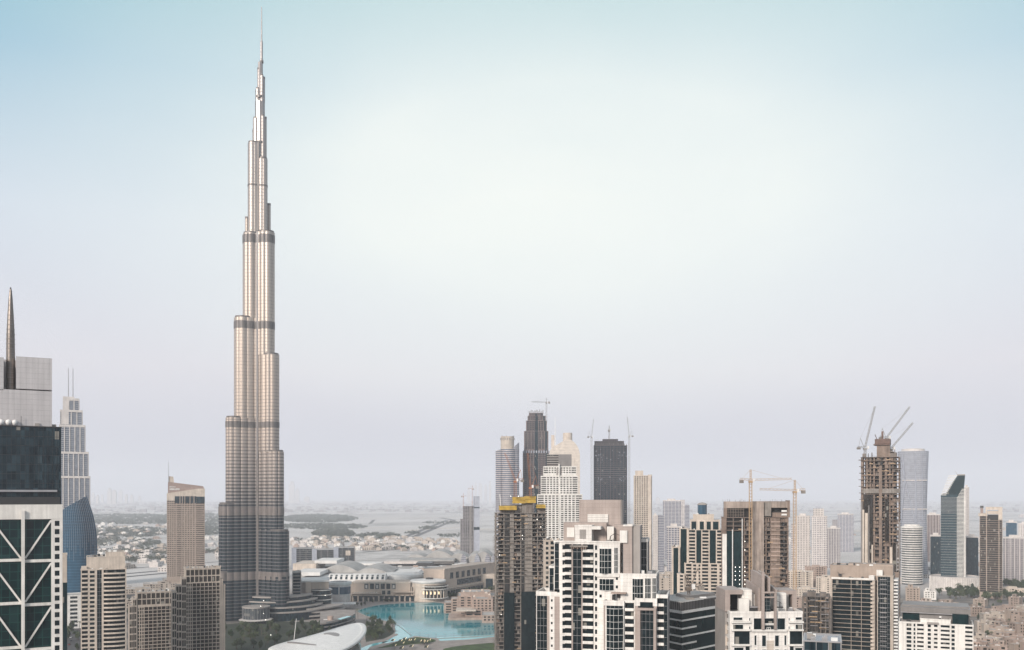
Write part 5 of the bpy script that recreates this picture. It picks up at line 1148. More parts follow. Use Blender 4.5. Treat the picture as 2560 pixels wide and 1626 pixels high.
# roads on the plain: pairs of carriageways
def road(a, b, w, name='road', mat='asphalt', z=.2):
    (x0, y0), (x1, y1) = gp(*a), gp(*b); l = hypot(x1-x0, y1-y0); nx, ny = -(y1-y0)/l*w/2, (x1-x0)/l*w/2
    m = MB(); m.add([(x0-nx, y0-ny, z), (x1-nx, y1-ny, z), (x1+nx, y1+ny, z), (x0+nx, y0+ny, z)], [(3, 2, 1, 0)]); tag(m.build(name, mat), kind='structure')
for a, b, w in (((1012, 1343), (1118, 1301), 26), ((1034, 1343), (1136, 1301), 26), ((1136, 1301), (1100, 1295), 40), ((905, 1377), (1130, 1360), 22), ((905, 1381), (1130, 1364), 22), ((925, 1310), (935, 1300), 20), ((640, 1278), (1260, 1270), 90), ((1120, 1282), (1500, 1296), 60), ((200, 1276), (420, 1272), 60), ((280, 1438), (560, 1414), 18), ((280, 1446), (560, 1420), 18), ((280, 1425), (560, 1404), 14), ((480, 1381), (640, 1378), 20), ((1600, 1300), (2200, 1290), 70), ((2090, 1310), (2170, 1302), 30), ((2440, 1466), (2640, 1436), 20), ((2440, 1474), (2640, 1444), 20), ((2440, 1482), (2640, 1451), 12)): road(a, b, w)
for a, b, w in (((700, 1300), (1600, 1288), 160), ((560, 1255), (1500, 1252), 700), ((215, 1283), (420, 1284), 120), ((1010, 1328), (1160, 1318), 80), ((880, 1322), (980, 1318), 60), ((1160, 1322), (1400, 1330), 160), ((240, 1264), (520, 1262), 250), ((230, 1417), (430, 1412), 26), ((1500, 1262), (2560, 1260), 420), ((1560, 1310), (2200, 1330), 140), ((2090, 1345), (2170, 1345), 60), ((2090, 1325), (2170, 1326), 60)): road(a, b, w, 'sand', 'sand_lot', .15)

# ------------------------------------------------------------------ trees
plain('bark', (0.10, 0.075, 0.055), .9); plain('leaf_a', (0.040, 0.060, 0.028), .8, var=.35, scale=.5); plain('leaf_b', (0.075, 0.095, 0.045), .8, var=.35, scale=.5); plain('wood_leaf', (0.050, 0.060, 0.045), .9, var=.4, scale=.02)
def crown_mb(r, h, n, s, z0):
    m = MB()
    cl = [(random.uniform(-.6, .6)*r, random.uniform(-.6, .6)*r, z0+random.uniform(.25, .85)*h, random.uniform(.3, .55)) for _ in range(9)]
    for k in range(n):
        cx, cy, cz, cr = random.choice(cl); a, e = random.uniform(0, 2*pi), random.uniform(-1, 1); q = cr*r*random.random()**.4
        x, y, z = cx+q*cos(a)*(1-e*e)**.5, cy+q*sin(a)*(1-e*e)**.5, cz+q*e*.8*h/(2*r)*1.4
        t1 = [random.uniform(-1, 1)*s for _ in range(3)]; t2 = [random.uniform(-1, 1)*s for _ in range(3)]
        m.add([(x-t1[0], y-t1[1], z-t1[2]), (x+t2[0], y+t2[1], z+t2[2]), (x+t1[0], y+t1[1], z+t1[2]), (x-t2[0], y-t2[1], z-t2[2])], [(0, 1, 2, 3)])
    return m
TREES = []
for r, h, mt in ((3.2, 6.5, 'leaf_a'), (4.2, 6.0, 'leaf_b'), (2.6, 7.5, 'leaf_a'), (3.6, 5.0, 'leaf_a')):
    o = empty('tree', (0, 0, 0), 0, 'dark leafy tree', 'tree'); m = MB().bar((0, 0, 0), (.15, .1, 3.2), .32, 7, .2)
    for k in range(4): a = k*1.6; m.bar((.15, .1, 2.6), (1.4*cos(a), 1.4*sin(a), 4.8), .14, 5, .06)
    m.build('trunk', 'bark', o); crown_mb(r, h, 420, .55, 2.2).build('crown', mt, o); TREES.append(o)
for hh in (7.5, 10):
    o = empty('palm_tree', (0, 0, 0), 0, 'slim palm tree', 'tree'); MB().bar((0, 0, 0), (.3, .1, hh*.55), .24, 7, .19).bar((.3, .1, hh*.55), (.4, .3, hh), .19, 7, .16).build('trunk', 'bark', o); m = MB()
    for k in range(18):
        a = k*2.4; e = random.uniform(.1, .9); pr = (.4, .3, hh)
        for j in range(4):
            f = (j+1)/4; q = (.4+2.9*f*cos(a), .3+2.9*f*sin(a), hh+e*1.6*f-2.3*f*f); w_ = .34*(1-f*.7); m.add([(pr[0]-w_*sin(a), pr[1]+w_*cos(a), pr[2]-.1), (q[0]-w_*sin(a)*.8, q[1]+w_*cos(a)*.8, q[2]-.12), q, pr], [(0, 1, 2, 3)]); m.add([(pr[0]+w_*sin(a), pr[1]-w_*cos(a), pr[2]-.1), (q[0]+w_*sin(a)*.8, q[1]-w_*cos(a)*.8, q[2]-.12), q, pr], [(0, 1, 2, 3)]); pr = q
    m.build('crown', 'leaf_b', o); TREES.append(o)
USED = set()
def tree(x, y, z, label, group, sc=None):
    k = random.choice([0, 1, 2, 3, 0, 1, 2, 3, 4, 5])
    o = TREES[k] if k not in USED else copy_tree(TREES[k]); USED.add(k)
    o.location = (x, y, z); o.rotation_euler = (0, 0, random.uniform(0, 6.28)); q = sc or random.uniform(.8, 1.35); o.scale = (q, q, q*random.uniform(.9, 1.15)); o['label'] = label; o['group'] = group
def inside(p, poly):
    c = False; n = len(poly)
    for i in range(n):
        (x0, y0), (x1, y1) = poly[i], poly[i-1]
        if (y0 > p[1]) != (y1 > p[1]) and p[0] < (x1-x0)*(p[1]-y0)/(y1-y0)+x0: c = not c
    return c
def grove(poly, n, label, group, z=0, sc=None):
    g = [gp(a, b) for a, b in poly]; xs, ys = [p[0] for p in g], [p[1] for p in g]; k = 0; tries = 0
    while k < n and tries < 5000:
        tries += 1; p = (random.uniform(min(xs), max(xs)), random.uniform(min(ys), max(ys)))
        if inside(p, g): tree(p[0], p[1], z, label, group, sc); k += 1
grove([(560, 1640), (562, 1578), (612, 1570), (680, 1568), (800, 1572), (830, 1590), (700, 1625)], 62, 'dark leafy tree in the garden at the foot of the tallest tower', 'trees at the foot of the tallest tower', 0, 1.25)
grove([(920, 1602), (914, 1572), (935, 1562), (965, 1568), (984, 1580), (965, 1594), (930, 1606)], 34, 'dark leafy tree in the curved garden between the white leaf roof and the lake', 'trees in the curved lakeside garden', 0, 1.0)
for px, py in ((917, 1553), (931, 1557), (977, 1564), (981, 1567), (895, 1547)): tree(*gp(px, py), 0, 'tree standing on the lake promenade beyond the white leaf roof', 'trees on the lake promenade', 1.3)
grove([(2330, 1488), (2350, 1484), (2430, 1478), (2445, 1490), (2560, 1496), (2560, 1508), (2480, 1506), (2380, 1500)], 60, 'dark green tree in the belt before the bronze glass tower', 'trees in the belt before the bronze tower', 0, 1.5)
grove([(2510, 1462), (2560, 1466), (2600, 1480), (2510, 1478)], 24, 'dark green tree by the highway right of the bronze glass tower', 'trees by the highway', 0, 1.6)
grove([(2440, 1620), (2445, 1560), (2500, 1600), (2560, 1560), (2600, 1640)], 20, 'dark tree between the sandy houses at the bottom right', 'trees between the sandy houses', 0, 1.0)
grove([(880, 1516), (960, 1503), (1010, 1500), (1010, 1503), (960, 1507), (895, 1520)], 16, 'small tree along the front of the mall', 'trees in front of the mall', 0, .7)
grove([(1115, 1492), (1235, 1474), (1240, 1480), (1120, 1500)], 26, 'tree along the mall front behind the sandy palace', 'trees behind the sandy palace', 0, 1.1)
grove([(160, 1640), (166, 1560), (200, 1540), (200, 1640)], 10, 'tree by the street below the blue sail tower', 'trees below the sail tower', 0, 1.2)
grove([(300, 1500), (330, 1500), (330, 1560), (300, 1560)], 8, 'tree between the bowed balcony tower and the gridded tower', 'trees between the beige towers', 0, 1.2)

def wood(name, label, ells, per=1.0):
    """far woodland that reads as one mass"""
    m = MB()
    for px0, px1, py0, py1, n in ells:
        for _ in range(int(n*per)):
            a, q = random.uniform(0, 2*pi), random.random()**.5
            px, py = (px0+px1)/2+(px1-px0)/2*q*cos(a), (py0+py1)/2+(py1-py0)/2*q*sin(a)
            x, y = gp(px, py); r = random.uniform(6, 13)*y/3500; h = random.uniform(6, 12)
            for k in range(7):
                dx, dy, dz = random.uniform(-1, 1)*r, random.uniform(-1, 1)*r, random.uniform(.15, 1)*h; s = random.uniform(2.0, 4.5)*y/3500
                t1 = (random.uniform(.5, 1)*s, random.uniform(-.6, .6)*s, random.uniform(-.3, .3)*s); t2 = (random.uniform(-.4, .4)*s, random.uniform(-.5, .5)*s, random.uniform(.5, 1)*s*.8)
                c = (x+dx, y+dy, dz)
                m.add([tuple(c[j]-t1[j] for j in range(3)), tuple(c[j]+t2[j] for j in range(3)), tuple(c[j]+t1[j] for j in range(3)), tuple(c[j]-t2[j] for j in range(3))], [(0, 1, 2, 3)])
    tag(m.build(name, 'wood_leaf'), label, 'woodland', None, 'stuff')
wood('woodland', 'belt of hazy woodland across the plain at the left', [(150, 480, 1286, 1312, 700), (380, 600, 1284, 1318, 420), (230, 420, 1318, 1345, 420), (430, 600, 1320, 1340, 160)])
wood('woodland', 'scattered woods among the low houses at the left', [(220, 300, 1338, 1366, 160), (300, 400, 1352, 1368, 150), (230, 420, 1326, 1336, 160), (320, 420, 1372, 1392, 130), (360, 425, 1396, 1404, 50), (310, 350, 1398, 1408, 40), (240, 330, 1376, 1384, 50), (500, 545, 1310, 1340, 90), (500, 600, 1376, 1386, 60)])
wood('woodland', 'hazy woods on the plain right of the tallest tower', [(700, 890, 1288, 1308, 560), (690, 920, 1312, 1325, 330), (782, 884, 1326, 1346, 420), (890, 1000, 1336, 1350, 180), (940, 990, 1340, 1346, 60), (890, 1070, 1368, 1376, 120), (730, 900, 1350, 1358, 40)])
wood('woodland', 'dark hazy shrubs on the desert near the lone unfinished tower', [(1050, 1090, 1320, 1324, 30), (1016, 1045, 1332, 1337, 25), (1060, 1150, 1306, 1311, 30), (1090, 1180, 1338, 1344, 30)])

# ------------------------------------------------------------------ low houses of the plain
HOUSES = []
for k in range(8):
    w, d_, h = random.uniform(13, 24), random.uniform(12, 20), random.uniform(5.5, 9)
    o = empty('house', (0, 0, 0), 0, 'low pale flat roofed house on the plain', 'house', 'low houses on the plain')
    mt = ('white_plain', 'beige', 'pale', 'pale', 'beige', 'pale', 'cream', 'pinkish')[k]
    m = MB().box(-w/2, w/2, -d_/2, d_/2, 0, h).box(-w*.2, w*.35, -d_*.1, d_*.4, h, h+2.8); m.box(w/2, w/2+w*.3, -d_*.3, d_*.3, 0, h*.55); m.build('wall', mt, o)
    m = MB()
    for j in range(4):
        for z_ in (1, h*.5+.6): x_ = lerp(-w*.42, w*.36, j/3); m.box(x_, x_+w*.08+.8, -d_/2-.06, -d_/2+.02, z_, z_+1.7)
    tag(m.build('windows', 'glass_warm', o), kind='stuff'); MB().box(-w/2-.2, w/2+.2, -d_/2-.2, -d_/2+.3, h, h+.8).build('parapet', mt, o)
    HOUSES.append(o)
HU = set()
def house(px, py, sc=1.0, label=None, group=None):
    k = random.randrange(8); o = HOUSES[k] if k not in HU else copy_tree(HOUSES[k]); HU.add(k)
    x, y = gp(px, py); o.location = (x, y, 0); o.rotation_euler = (0, 0, random.choice([0, .35, -.3, 1.57, 1.2])+random.uniform(-.1, .1)); o.scale = (sc,)*3
    o['label'] = label; o['group'] = group
def houses(n, a, b, c, e, sc, label, group):
    for _ in range(n): house(random.uniform(a, b), lerp(c, e, random.random()), sc*random.uniform(.8, 1.25), label, group)
houses(46, 225, 420, 1338, 1402, 1.1, 'low pale house among the woods left of the tan hotel tower', 'low houses left of the hotel tower')
houses(16, 505, 560, 1330, 1400, 1.1, 'low pale house between the tan hotel tower and the tallest tower', 'low houses between the hotel and the tallest tower')
houses(95, 732, 1000, 1348, 1376, 1.15, 'low pale house on the plain beyond the dark office blocks right of the tallest tower', 'low houses beyond the dark office blocks')
houses(70, 930, 1150, 1346, 1378, 1.15, 'low pale house in the sandy quarter beyond the mall domes', 'low houses beyond the mall domes')
houses(30, 230, 420, 1312, 1338, 1.4, 'faint white house on the hazy plain at the left', 'faint houses at the left')
houses(26, 1830, 2140, 1300, 1410, 1.4, 'low hazy house on the plain beyond the pale residential towers', 'low houses beyond the pale towers')
houses(30, 2250, 2560, 1270, 1420, 1.6, 'low hazy house on the plain among the right hand towers', 'low houses among the right towers')
houses(8, 215, 420, 1404, 1430, 1.2, 'low pale building near the highway left of the tan hotel tower', 'low buildings near the highway')

# faint skyline
for k, (a, b, q) in enumerate(((228, 236, 1232), (240, 246, 1238), (252, 258, 1236), (268, 278, 1221), (279, 290, 1226), (296, 306, 1226), (312, 318, 1236), (326, 332, 1237), (345, 352, 1240), (700, 712, 1216), (722, 736, 1204), (738, 748, 1222), (760, 774, 1242), (1186, 1192, 1206), (1196, 1206, 1208), (1210, 1218, 1212), (1222, 1228, 1204), (1168, 1176, 1222), (2130, 2136, 1262), (560, 566, 1240), (1850, 1856, 1246), (1640, 1650, 1244))):
    d = 17000+random.uniform(-1500, 4000); x0, x1 = (a-CX)*d/F, (b-CX)*d/F; h = CH-(q-HY)*d/F; w = x1-x0
    o = empty('skyline_tower', ((x0+x1)/2, d, 0), 0, 'faint tower fading into the haze on the far horizon', 'tower', 'faint towers on the horizon')
    MB().box(-w/2, w/2, 0, 40, 0, h*.86).box(-w*.3, w*.35, 5, 35, h*.86, h).build('shaft', 'far_pale', o); MB().box(-.2*w, .1*w, 10, 22, h, h+8).build('plant_room', 'far_grey', o)

# ------------------------------------------------------------------ the mall
t = T('shopping_mall', 'broad sand coloured shopping mall on the far shore of the turquoise lake', 1000, 1450, 0, 'mall'); t.rz = 0; t.c, t.s = 1, 0; t.o.rotation_euler = (0, 0, 0)
z0 = 0; X = lambda px, y=0: t.x(px, y)
t.mb('wall', 'beige'); 
wall_mat('mall_stone', (0.50, 0.41, 0.345), var=.08)
t.box('wall', 'mall_stone', 876, 1026, 1458, None, 0, 60); t.box('parapet', 'cream', 874, 1027, 1455, 1459, -.6, 0)
k = 0
for px in (911, 925, 938, 952, 966, 979):
    t.item('poster', 'glass_navy' if k in (1, 3, 4) else 'glass_grey', 1, MB().box(X(px), X(px+10), -.5, -.02, t.z(1473), t.z(1459.5)))
    a = X(px+5); zz_ = t.z(1467)
    if k in (0, 2, 5): t.mb('poster_art', 'pale').rev([(.2, zz_-2.6), (2.2, zz_), (.2, zz_+2.8)], a, -.1, 12) if 0 else t.mb('poster_art', 'pale').box(a-1.4, a+1.4, -.62, -.52, zz_-2.5, zz_+2.4)
    k += 1
t.box('terrace', 'mall_stone', 876, 950, 1483, 1486, -8, 0); t.box('terrace', 'mall_stone', 982, 1036, 1479, 1482, -6, 0); t.box('podium', 'mall_stone', 878, 1034, 1488, 1490, -9, 0)
for k in range(12): a = 880+k*13; t.box('pier', 'mall_stone', a, a+3.6, 1488, None, -9, -6)
t.box('shopfronts', 'glass_navy', 878, 1034, 1490, None, -5.5, -.1)
for k in range(9): a = 882+k*17; t.box('shop_window', 'glass_navy', a, a+10, 1490.5, 1494, -9.3, -9.02)
for a in (955, 968): t.box('tall_window', 'glass_navy', a, a+8, 1477, 1490, -.6, -.02)
for k in range(10): a = 886+k*6; t.box('terrace_umbrella', 'white_plain', a, a+2.6, 1481, 1482.5, -6, -4)
# rotunda with disc roof
xm = X(1072, 26); zr = t.z(1453, xm, 0)
r = (X(1112)-X(1026))/2
t.mb('rotunda', 'cream').rev([(r, 0), (r, zr-2)], xm, 14, 40); t.mb('disc_roof', 'roof_pale').rev([(r+.5, zr-3), (r+1.5, zr-1), (r+1, zr+.5), (r*.5, zr+1.6), (1, zr+2)], xm, 14, 40); t.mb('roof_plant', 'dark_metal').rev([(6, zr+1), (6, zr+4)], xm+2, 14, 12)
glow_ = lamp_mat('warm_window', (1.0, .78, .50), .55)
xg = X(1083, 8); t.mb('glazed_drum', 'glass_warm').rev([(r*.82, t.z(1493)), (r*.82, t.z(1462))], xg, 6, 36)
for q in (1465, 1472, 1494): t.item('drum_canopy', 'white_plain', 1, MB().rev([(r*.8, t.z(q+1.2)), (r*.9, t.z(q+.8)), (r*.9, t.z(q-.8)), (r*.8, t.z(q-.6))], xg, 6, 36))
for k in range(12): a = pi+pi*(k+.5)/12; t.item('drum_fin', 'cream', 1, MB().box(xg+r*.83*cos(a)-.6, xg+r*.83*cos(a)+.6, 6+r*.83*sin(a)-.6, 6+r*.83*sin(a)+.4, t.z(1493), t.z(1473)))
for k in range(5): a = pi+pi*(k+.7)/12*1.1; t.item('lit_window', glow_, 1, MB().box(xg+r*.84*cos(pi*1.3+k*.28)-1.0, xg+r*.84*cos(pi*1.3+k*.28)+1.0, 6+r*.84*sin(pi*1.3+k*.28)-.4, 6+r*.84*sin(pi*1.3+k*.28)+.2, t.z(1484), t.z(1477)))
for k in range(5): t.box('pilaster', 'mall_stone', 1028+k*5, 1030+k*5, 1468, 1492, -4, 2)
# right wing turned away
p0, p1 = (X(1106), 40), (X(1245, 200), 200)
def mwall(a, b, za, zb, o0, o1, nm, mt, pt=False):
    L_ = hypot(p1[0]-p0[0], p1[1]-p0[1]); ux, uy = (p1[0]-p0[0])/L_, (p1[1]-p0[1])/L_; nx, ny = uy, -ux
    pts = [(p0[0]+ux*q*L_+nx*o, p0[1]+uy*q*L_+ny*o) for q, o in ((a, o1), (b, o1), (b, o0), (a, o0))]
    t.item(nm, mt, b-a, MB().prism(pts, za, zb))
mwall(0, 1, 0, 46, -40, 0, 'wall', 'mall_stone'); mwall(0, 1, 46, 47.5, -2, .6, 'parapet', 'cream')
for k in range(7): mwall(.10+k*.1, .15+k*.1, 30, 40, -.2, .4, 'window', 'glass_navy')
mwall(.22, .66, 18, 27, -.2, .5, 'window', 'glass_navy'); mwall(0, 1, 14, 16, 0, 3, 'canopy', 'cream')
for k in range(10): mwall(.02+k*.09, .08+k*.09, 1, 11, 0, 2.5, 'shop_window', 'glass_navy')
t.box('wall', 'cream', 1178, 1250, 1436, None, 150, 210)
for k in range(4): t.box('pilaster', 'mall_stone', 1190+k*6, 1192+k*6, 1450, 1474, 148, 149.9)
t.box('window', 'glass_navy', 1214, 1232, 1447, 1470, 148.5, 149.9)
# roofscape
def roofbox(a, b, q, y0, y1, h, mt, nm='roof'): z_ = t.z(q, 0, y0); t.item(nm, mt, 1, MB().box(X(a, y0), X(b, y0), y0, y1, z_-h, z_))
roofbox(735, 1020, 1452, 60, 300, 34, 'roof_pale', 'roof_slab'); roofbox(1000, 1250, 1436, 230, 420, 38, 'roof_pale', 'roof_slab'); roofbox(735, 1020, 1428, 300, 520, 40, 'roof_grey', 'roof_slab')
# barrel skylight roofs with dark panes
def skylight(pa, pb, ya, yb, q, n, w, h):
    xa, xb = X(pa, ya), X(pb, yb); za = t.z(q, 0, (ya+yb)/2); L_ = hypot(xb-xa, yb-ya); ux, uy = (xb-xa)/L_, (yb-ya)/L_; nx, ny = uy, -ux
    P = lambda s_, o: (xa+ux*s_+nx*o, ya+uy*s_+ny*o)
    m = MB(); N = 8; vs = []
    for e in (0, L_):
        for k in range(N+1): a = pi*k/N; x_, y_ = P(e, w*cos(a)); vs.append((x_, y_, za-h+h*sin(a)))
    m.add(vs, [(k, k+1, N+2+k, N+1+k) for k in range(N)]+[tuple(range(N, -1, -1)), tuple(range(N+1, 2*N+2))]); t.item('skylight_vault', 'roof_pale', 2, m)
    for k in range(n):
        s0 = L_*(k+.3)/n; s1 = L_*(k+.72)/n; m = MB(); vs = []
        for e in (s0, s1):
            for a in (pi*.10, pi*.2, pi*.33): x_, y_ = P(e, (w+.15)*cos(a)); vs.append((x_, y_, za-h+(h+.2)*sin(a)))
        m.add(vs, [(0, 1, 4, 3), (1, 2, 5, 4)]); t.item('skylight', 'glass_navy', 1, m)
skylight(825, 966, 66, 66, 1434, 11, 17, 12); skylight(1042, 1180, 100, 230, 1423, 14, 16, 12)
xx = X(1000, 90); zz_ = t.z(1445, 0, 60); t.mb('roof_disc', 'roof_pale').rev([(38, zz_-4), (39, zz_), (38, zz_+3), (5, zz_+4)], xx+6, 110, 36); t.mb('clerestory', 'glass_navy').rev([(36, zz_-14), (36, zz_-4)], xx+6, 110, 36)
def vault(pa, pb, y0, y1, q, h, mt='roof_grey', nm='vault_roof'):
    xa, xb = X(pa, y0), X(pb, y0); zt = t.z(q, 0, y0); m = MB(); N = 14; vs = []
    for y in (y0, y1):
        for k in range(N+1): f = k/N; vs.append((lerp(xa, xb, f), y, zt-h+h*sin(pi*f)))
    m.add(vs, [(k, k+1, N+2+k, N+1+k) for k in range(N)]+[tuple(range(N, -1, -1)), tuple(range(N+1, 2*N+2))]); t.item(nm, mt, 1, m)
vault(795, 900, 190, 300, 1413, 14); vault(880, 975, 170, 290, 1421, 10)
for a, b, q, y0, y1, h, mt in ((732, 790, 1410, 330, 420, 14, 'cream'), (786, 842, 1402, 350, 430, 6, 'roof_pale'), (790, 838, 1405, 352, 425, 5, 'dark_metal'), (880, 950, 1409, 380, 430, 4, 'roof_pale'), (960, 1050, 1404, 420, 470, 5, 'pale'), (870, 980, 1424, 300, 380, 5, 'grey_clad'), (735, 800, 1431, 120, 200, 6, 'roof_pale'), (1040, 1080, 1408, 330, 380, 4, 'dark_metal')): roofbox(a, b, q, y0, y1, h, mt, 'roof_block')
for k in range(60):
    a = random.uniform(740, 1230); y0 = random.uniform(90, 480) if a < 1010 else random.uniform(260, 420); zb_ = t.z(1452, 0, 60) if a < 1010 and y0 < 300 else t.z(1428, 0, 300) if a < 1010 else t.z(1436, 0, 230)
    x_ = X(a, y0); w_ = random.uniform(3, 12); t.item('air_handler', random.choice(['roof_grey', 'roof_pale', 'steel', 'pinkish']), 1, MB().box(x_, x_+w_, y0, y0+random.uniform(3, 9), zb_, zb_+random.uniform(1.5, 4)))
t.done()
# domed hall beyond
t = T('domed_hall', 'pale hall with wave shaped dome roofs and a dark eave beyond the mall', 1110, 1890, 0, 'hall'); t.rz = 0; t.c, t.s = 1, 0; t.o.rotation_euler = (0, 0, 0); X = lambda px, y=0: t.x(px, y)
t.box('wall', 'pale', 990, 1250, 1412, None, 0, 160)
for a, b, y0, y1, q, h in ((1050, 1145, 60, 150, 1378, 22), (1112, 1182, 55, 150, 1384, 20), (1158, 1216, 30, 140, 1385, 20), (1174, 1242, 25, 140, 1380, 24), (1000, 1080, 70, 150, 1387, 15)): vault(a, b, y0, y1, q, h, 'roof_grey', 'dome_roof')
for k, a in enumerate((1150, 1184, 1210, 1226)): t.outline('dome_glazing', 'hazy_glass' if k % 2 else 'far_blue', [(a, 1412), (a+4, 1392), (a+8, 1384), (a+14, 1392), (a+18, 1412)], 20+k*.5, 24)
t.box('eave_hall', 'greige', 1005, 1134, 1404, 1409, -10, 60); t.box('flat_roof', 'roof_grey', 998, 1134, 1401, 1404, -16, 70); t.box('dark_eave', 'dark_metal', 998, 1136, 1409, 1411, -12, -9); t.box('flat_roof', 'roof_pale', 1130, 1165, 1410, 1413, -12, 20)
t.done()
# dark offices
for a, b, q, d, lab, mt in ((733, 782, 1372, 2080, 'dark low office building nearest the tallest tower, beyond the mall roofs', 'far_grey'), (784, 838, 1375, 2050, 'middle one of the dark low office buildings beyond the mall roofs', 'far_blue'), (838, 888, 1370, 2020, 'dark office building with a yellowish square poster beyond the mall roofs', 'haze_blue')):
    t = T('office_block', lab, (a+b)/2, d, 0, 'building', 'dark offices beyond the mall'); t.vol(a, b, q, None, 0, 60, 'w.2 G1 w.1 G1 w.1 G1 w.2', 'w1', fh=4.4, wall='grey_clad', glass='glass_navy', merge=True, wf=(.2, .95), cap=.8)
    t.vol(a-4, a+8, q-1, None, -2, 20, 'w1', 'w1', wall='haze_blue', cap=.5)
    if 'poster' in lab: t.box('poster', 'cream', 864, 876, 1377, 1389, -1.6, -.9)
    t.done()

# ------------------------------------------------------------------ curved hotel wing left of the mall, sandy palace, podium, leaf roof
t = T('curved_hotel', 'low hotel with bowed glass and white balcony rings between the tallest tower and the mall', 810, 1290, 0, 'building')
X = lambda px, y=0: t.x(px, y); zt = t.z(1468)
t.box('wall', 'mall_stone', 764, 778, 1456, None, 0, 40); t.box('side_wall', 'taupe', 752, 764, 1456, None, 4, 44); t.box('wall', 'mall_stone', 778, 822, 1456, 1475, 6, 40)
for k in range(4): t.box('pilaster', 'cream', 782+k*9, 785+k*9, 1460, 1473, 5, 5.98)
xm = X(803, 10); r = (X(831)-X(776))/2
t.mb('glass_drum', 'glass_navy').rev([(r-1, 0), (r-1, zt-3)], xm, 10, 36)
for q in (1475, 1487, 1499, 1511, 1522, 1533): t.item('balcony_ring', 'white_plain', 1, MB().rev([(r-1.2, t.z(q+1.6)), (r+.4, t.z(q+1.6)), (r+.4, t.z(q)), (r-1.2, t.z(q))], xm, 10, 36))
t.box('roof', 'roof_pale', 752, 824, 1452, 1456, 4, 60); t.done()
t = T('curved_hotel', 'pale roofed low hotel wing with a ring shaped parapet behind the bowed glass hotel', 848, 1360, 0, 'building'); X = lambda px, y=0: t.x(px, y)
xm = X(848, 24); r = (X(876)-X(818))/2; t.mb('wall', 'pale').rev([(r, 0), (r, t.z(1462)), (r-3, t.z(1462)), (r-3, t.z(1468))], xm, 24, 36); t.mb('glazing', 'glass_blue').rev([(r+.3, t.z(1488)), (r+.3, t.z(1470))], xm, 24, 36)
t.mb('roof_ring', 'roof_pale').rev([(r+1.5, t.z(1464)), (r+1.5, t.z(1458)), (r-4, t.z(1458)), (r-4, t.z(1464))], xm, 24, 36); t.box('mullions', 'pale', 846, 849, 1470, 1488, -4, -.5); t.box('canopy', 'roof_pale', 830, 890, 1510, 1512, -20, 0); t.done()

t = T('palace_hotel', 'sandy stepped palace hotel with arched windows on the right shore of the lake', 1180, 1240, 0, 'building'); X = lambda px, y=0: t.x(px, y)
kk = dict(wall='pinkish', glass='glass_warm', fh=3.6, wf=(.25, .8))
t.vol(1144, 1250, 1490, None, 40, 90, 'w.5 p.5 w.5 p.5 w.5 p.5 w.5 p.5 w.5 p.5 w.5 p.5 w.5', 'w.5 p.5 w.5 p.5 w.5 p.5 w.5', cap=1, **kk); t.vol(1152, 1226, 1480, 1492, 46, 80, 'w1', 'w1', cap=.8, **kk); t.vol(1180, 1232, 1497, None, 8, 40, 'w.5 p.5 w.5 p.5 w.5 p.5 w.5 p.5 w.5 p.5 w.5', 'w.5 p.5 w.5 p.5 w.5', cap=1, **kk)
t.vol(1205, 1250, 1538, None, -42, 0, 'w.5 p.6 w.5 p.6 w.5 p.6 w.5 p.6 w.5', 'w.5 p.5 w.5 p.5 w.5 p.5 w.5', cap=1, **kk); t.vol(1162, 1206, 1525, None, 0, 30, 'w.4 p1.4 w.4 p1.4 w.4', 'w1', cap=.6, fh=4, wall='pinkish', glass='glass_warm'); t.vol(1110, 1150, 1507, None, 60, 90, 'w.4 p1 w.4 p1 w.4', 'w1', cap=.6, **kk); t.vol(1128, 1146, 1497, None, 56, 80, 'w.4 p1 w.4', 'w1', cap=.6, **kk)
for a, q, y0 in ((1160, 1478, 50), (1176, 1476, 60), (1192, 1479, 50), (1206, 1474, 56), (1216, 1481, 30), (1224, 1486, 12), (1186, 1490, 12)): xx = X(a, y0); z_ = t.z(q+12, 0, y0); t.item('roof_kiosk', 'pinkish', 1, MB().box(xx-2.2, xx+2.2, y0, y0+4.4, z_-2, z_+5)); t.item('kiosk_dome', 'cream', 1, MB().rev([(2.0, z_+5), (1.7, z_+6), (.9, z_+7), (.1, z_+7.4)], xx, y0+2.2, 10))
t.box('terrace_roof', 'cream', 1140, 1190, 1526, 1529, -10, 20); t.box('quay', 'pinkish', 1120, 1215, 1545, None, -14, 30)
t.done()

# stepped terraces round the foot of the tallest tower
t = T('terraced_podium', 'curved dark terraces with pale edges around the foot of the tallest tower', 690, 1235, 0, 'building'); X = lambda px, y=0: t.x(px, y)
def arc_terrace(cx, cy, r0, r1, a0, a1, z0_, z1_, mt, nm):
    N = 30; m = MB(); vs = []
    pl = [(cx+r1*cos(lerp(a0, a1, k/N)), cy+r1*sin(lerp(a0, a1, k/N))) for k in range(N+1)]+[(cx+r0*cos(lerp(a1, a0, k/N)), cy+r0*sin(lerp(a1, a0, k/N))) for k in range(N+1)]
    m.prism(pl, z0_, z1_); t.item(nm, mt, r1, m)
cx = X(690); 
for k, (r1, z_) in enumerate(((58, 12), (54, 18), (49, 25), (44, 31))):
    arc_terrace(cx+10-k*2, 36, 20, r1, R(185), R(355), 0 if k == 0 else z_-6.5, z_-1.6, 'glass_navy', 'glazing'); arc_terrace(cx+10-k*2, 36, 20, r1+1.6, R(184), R(356), z_-1.6, z_, 'greige', 'terrace_edge')
for k in range(3): arc_terrace(cx+36, 50, 30, 62-k*2, R(200), R(350), 3+k*4.6, 5+k*4.6, 'greige', 'terrace_edge')
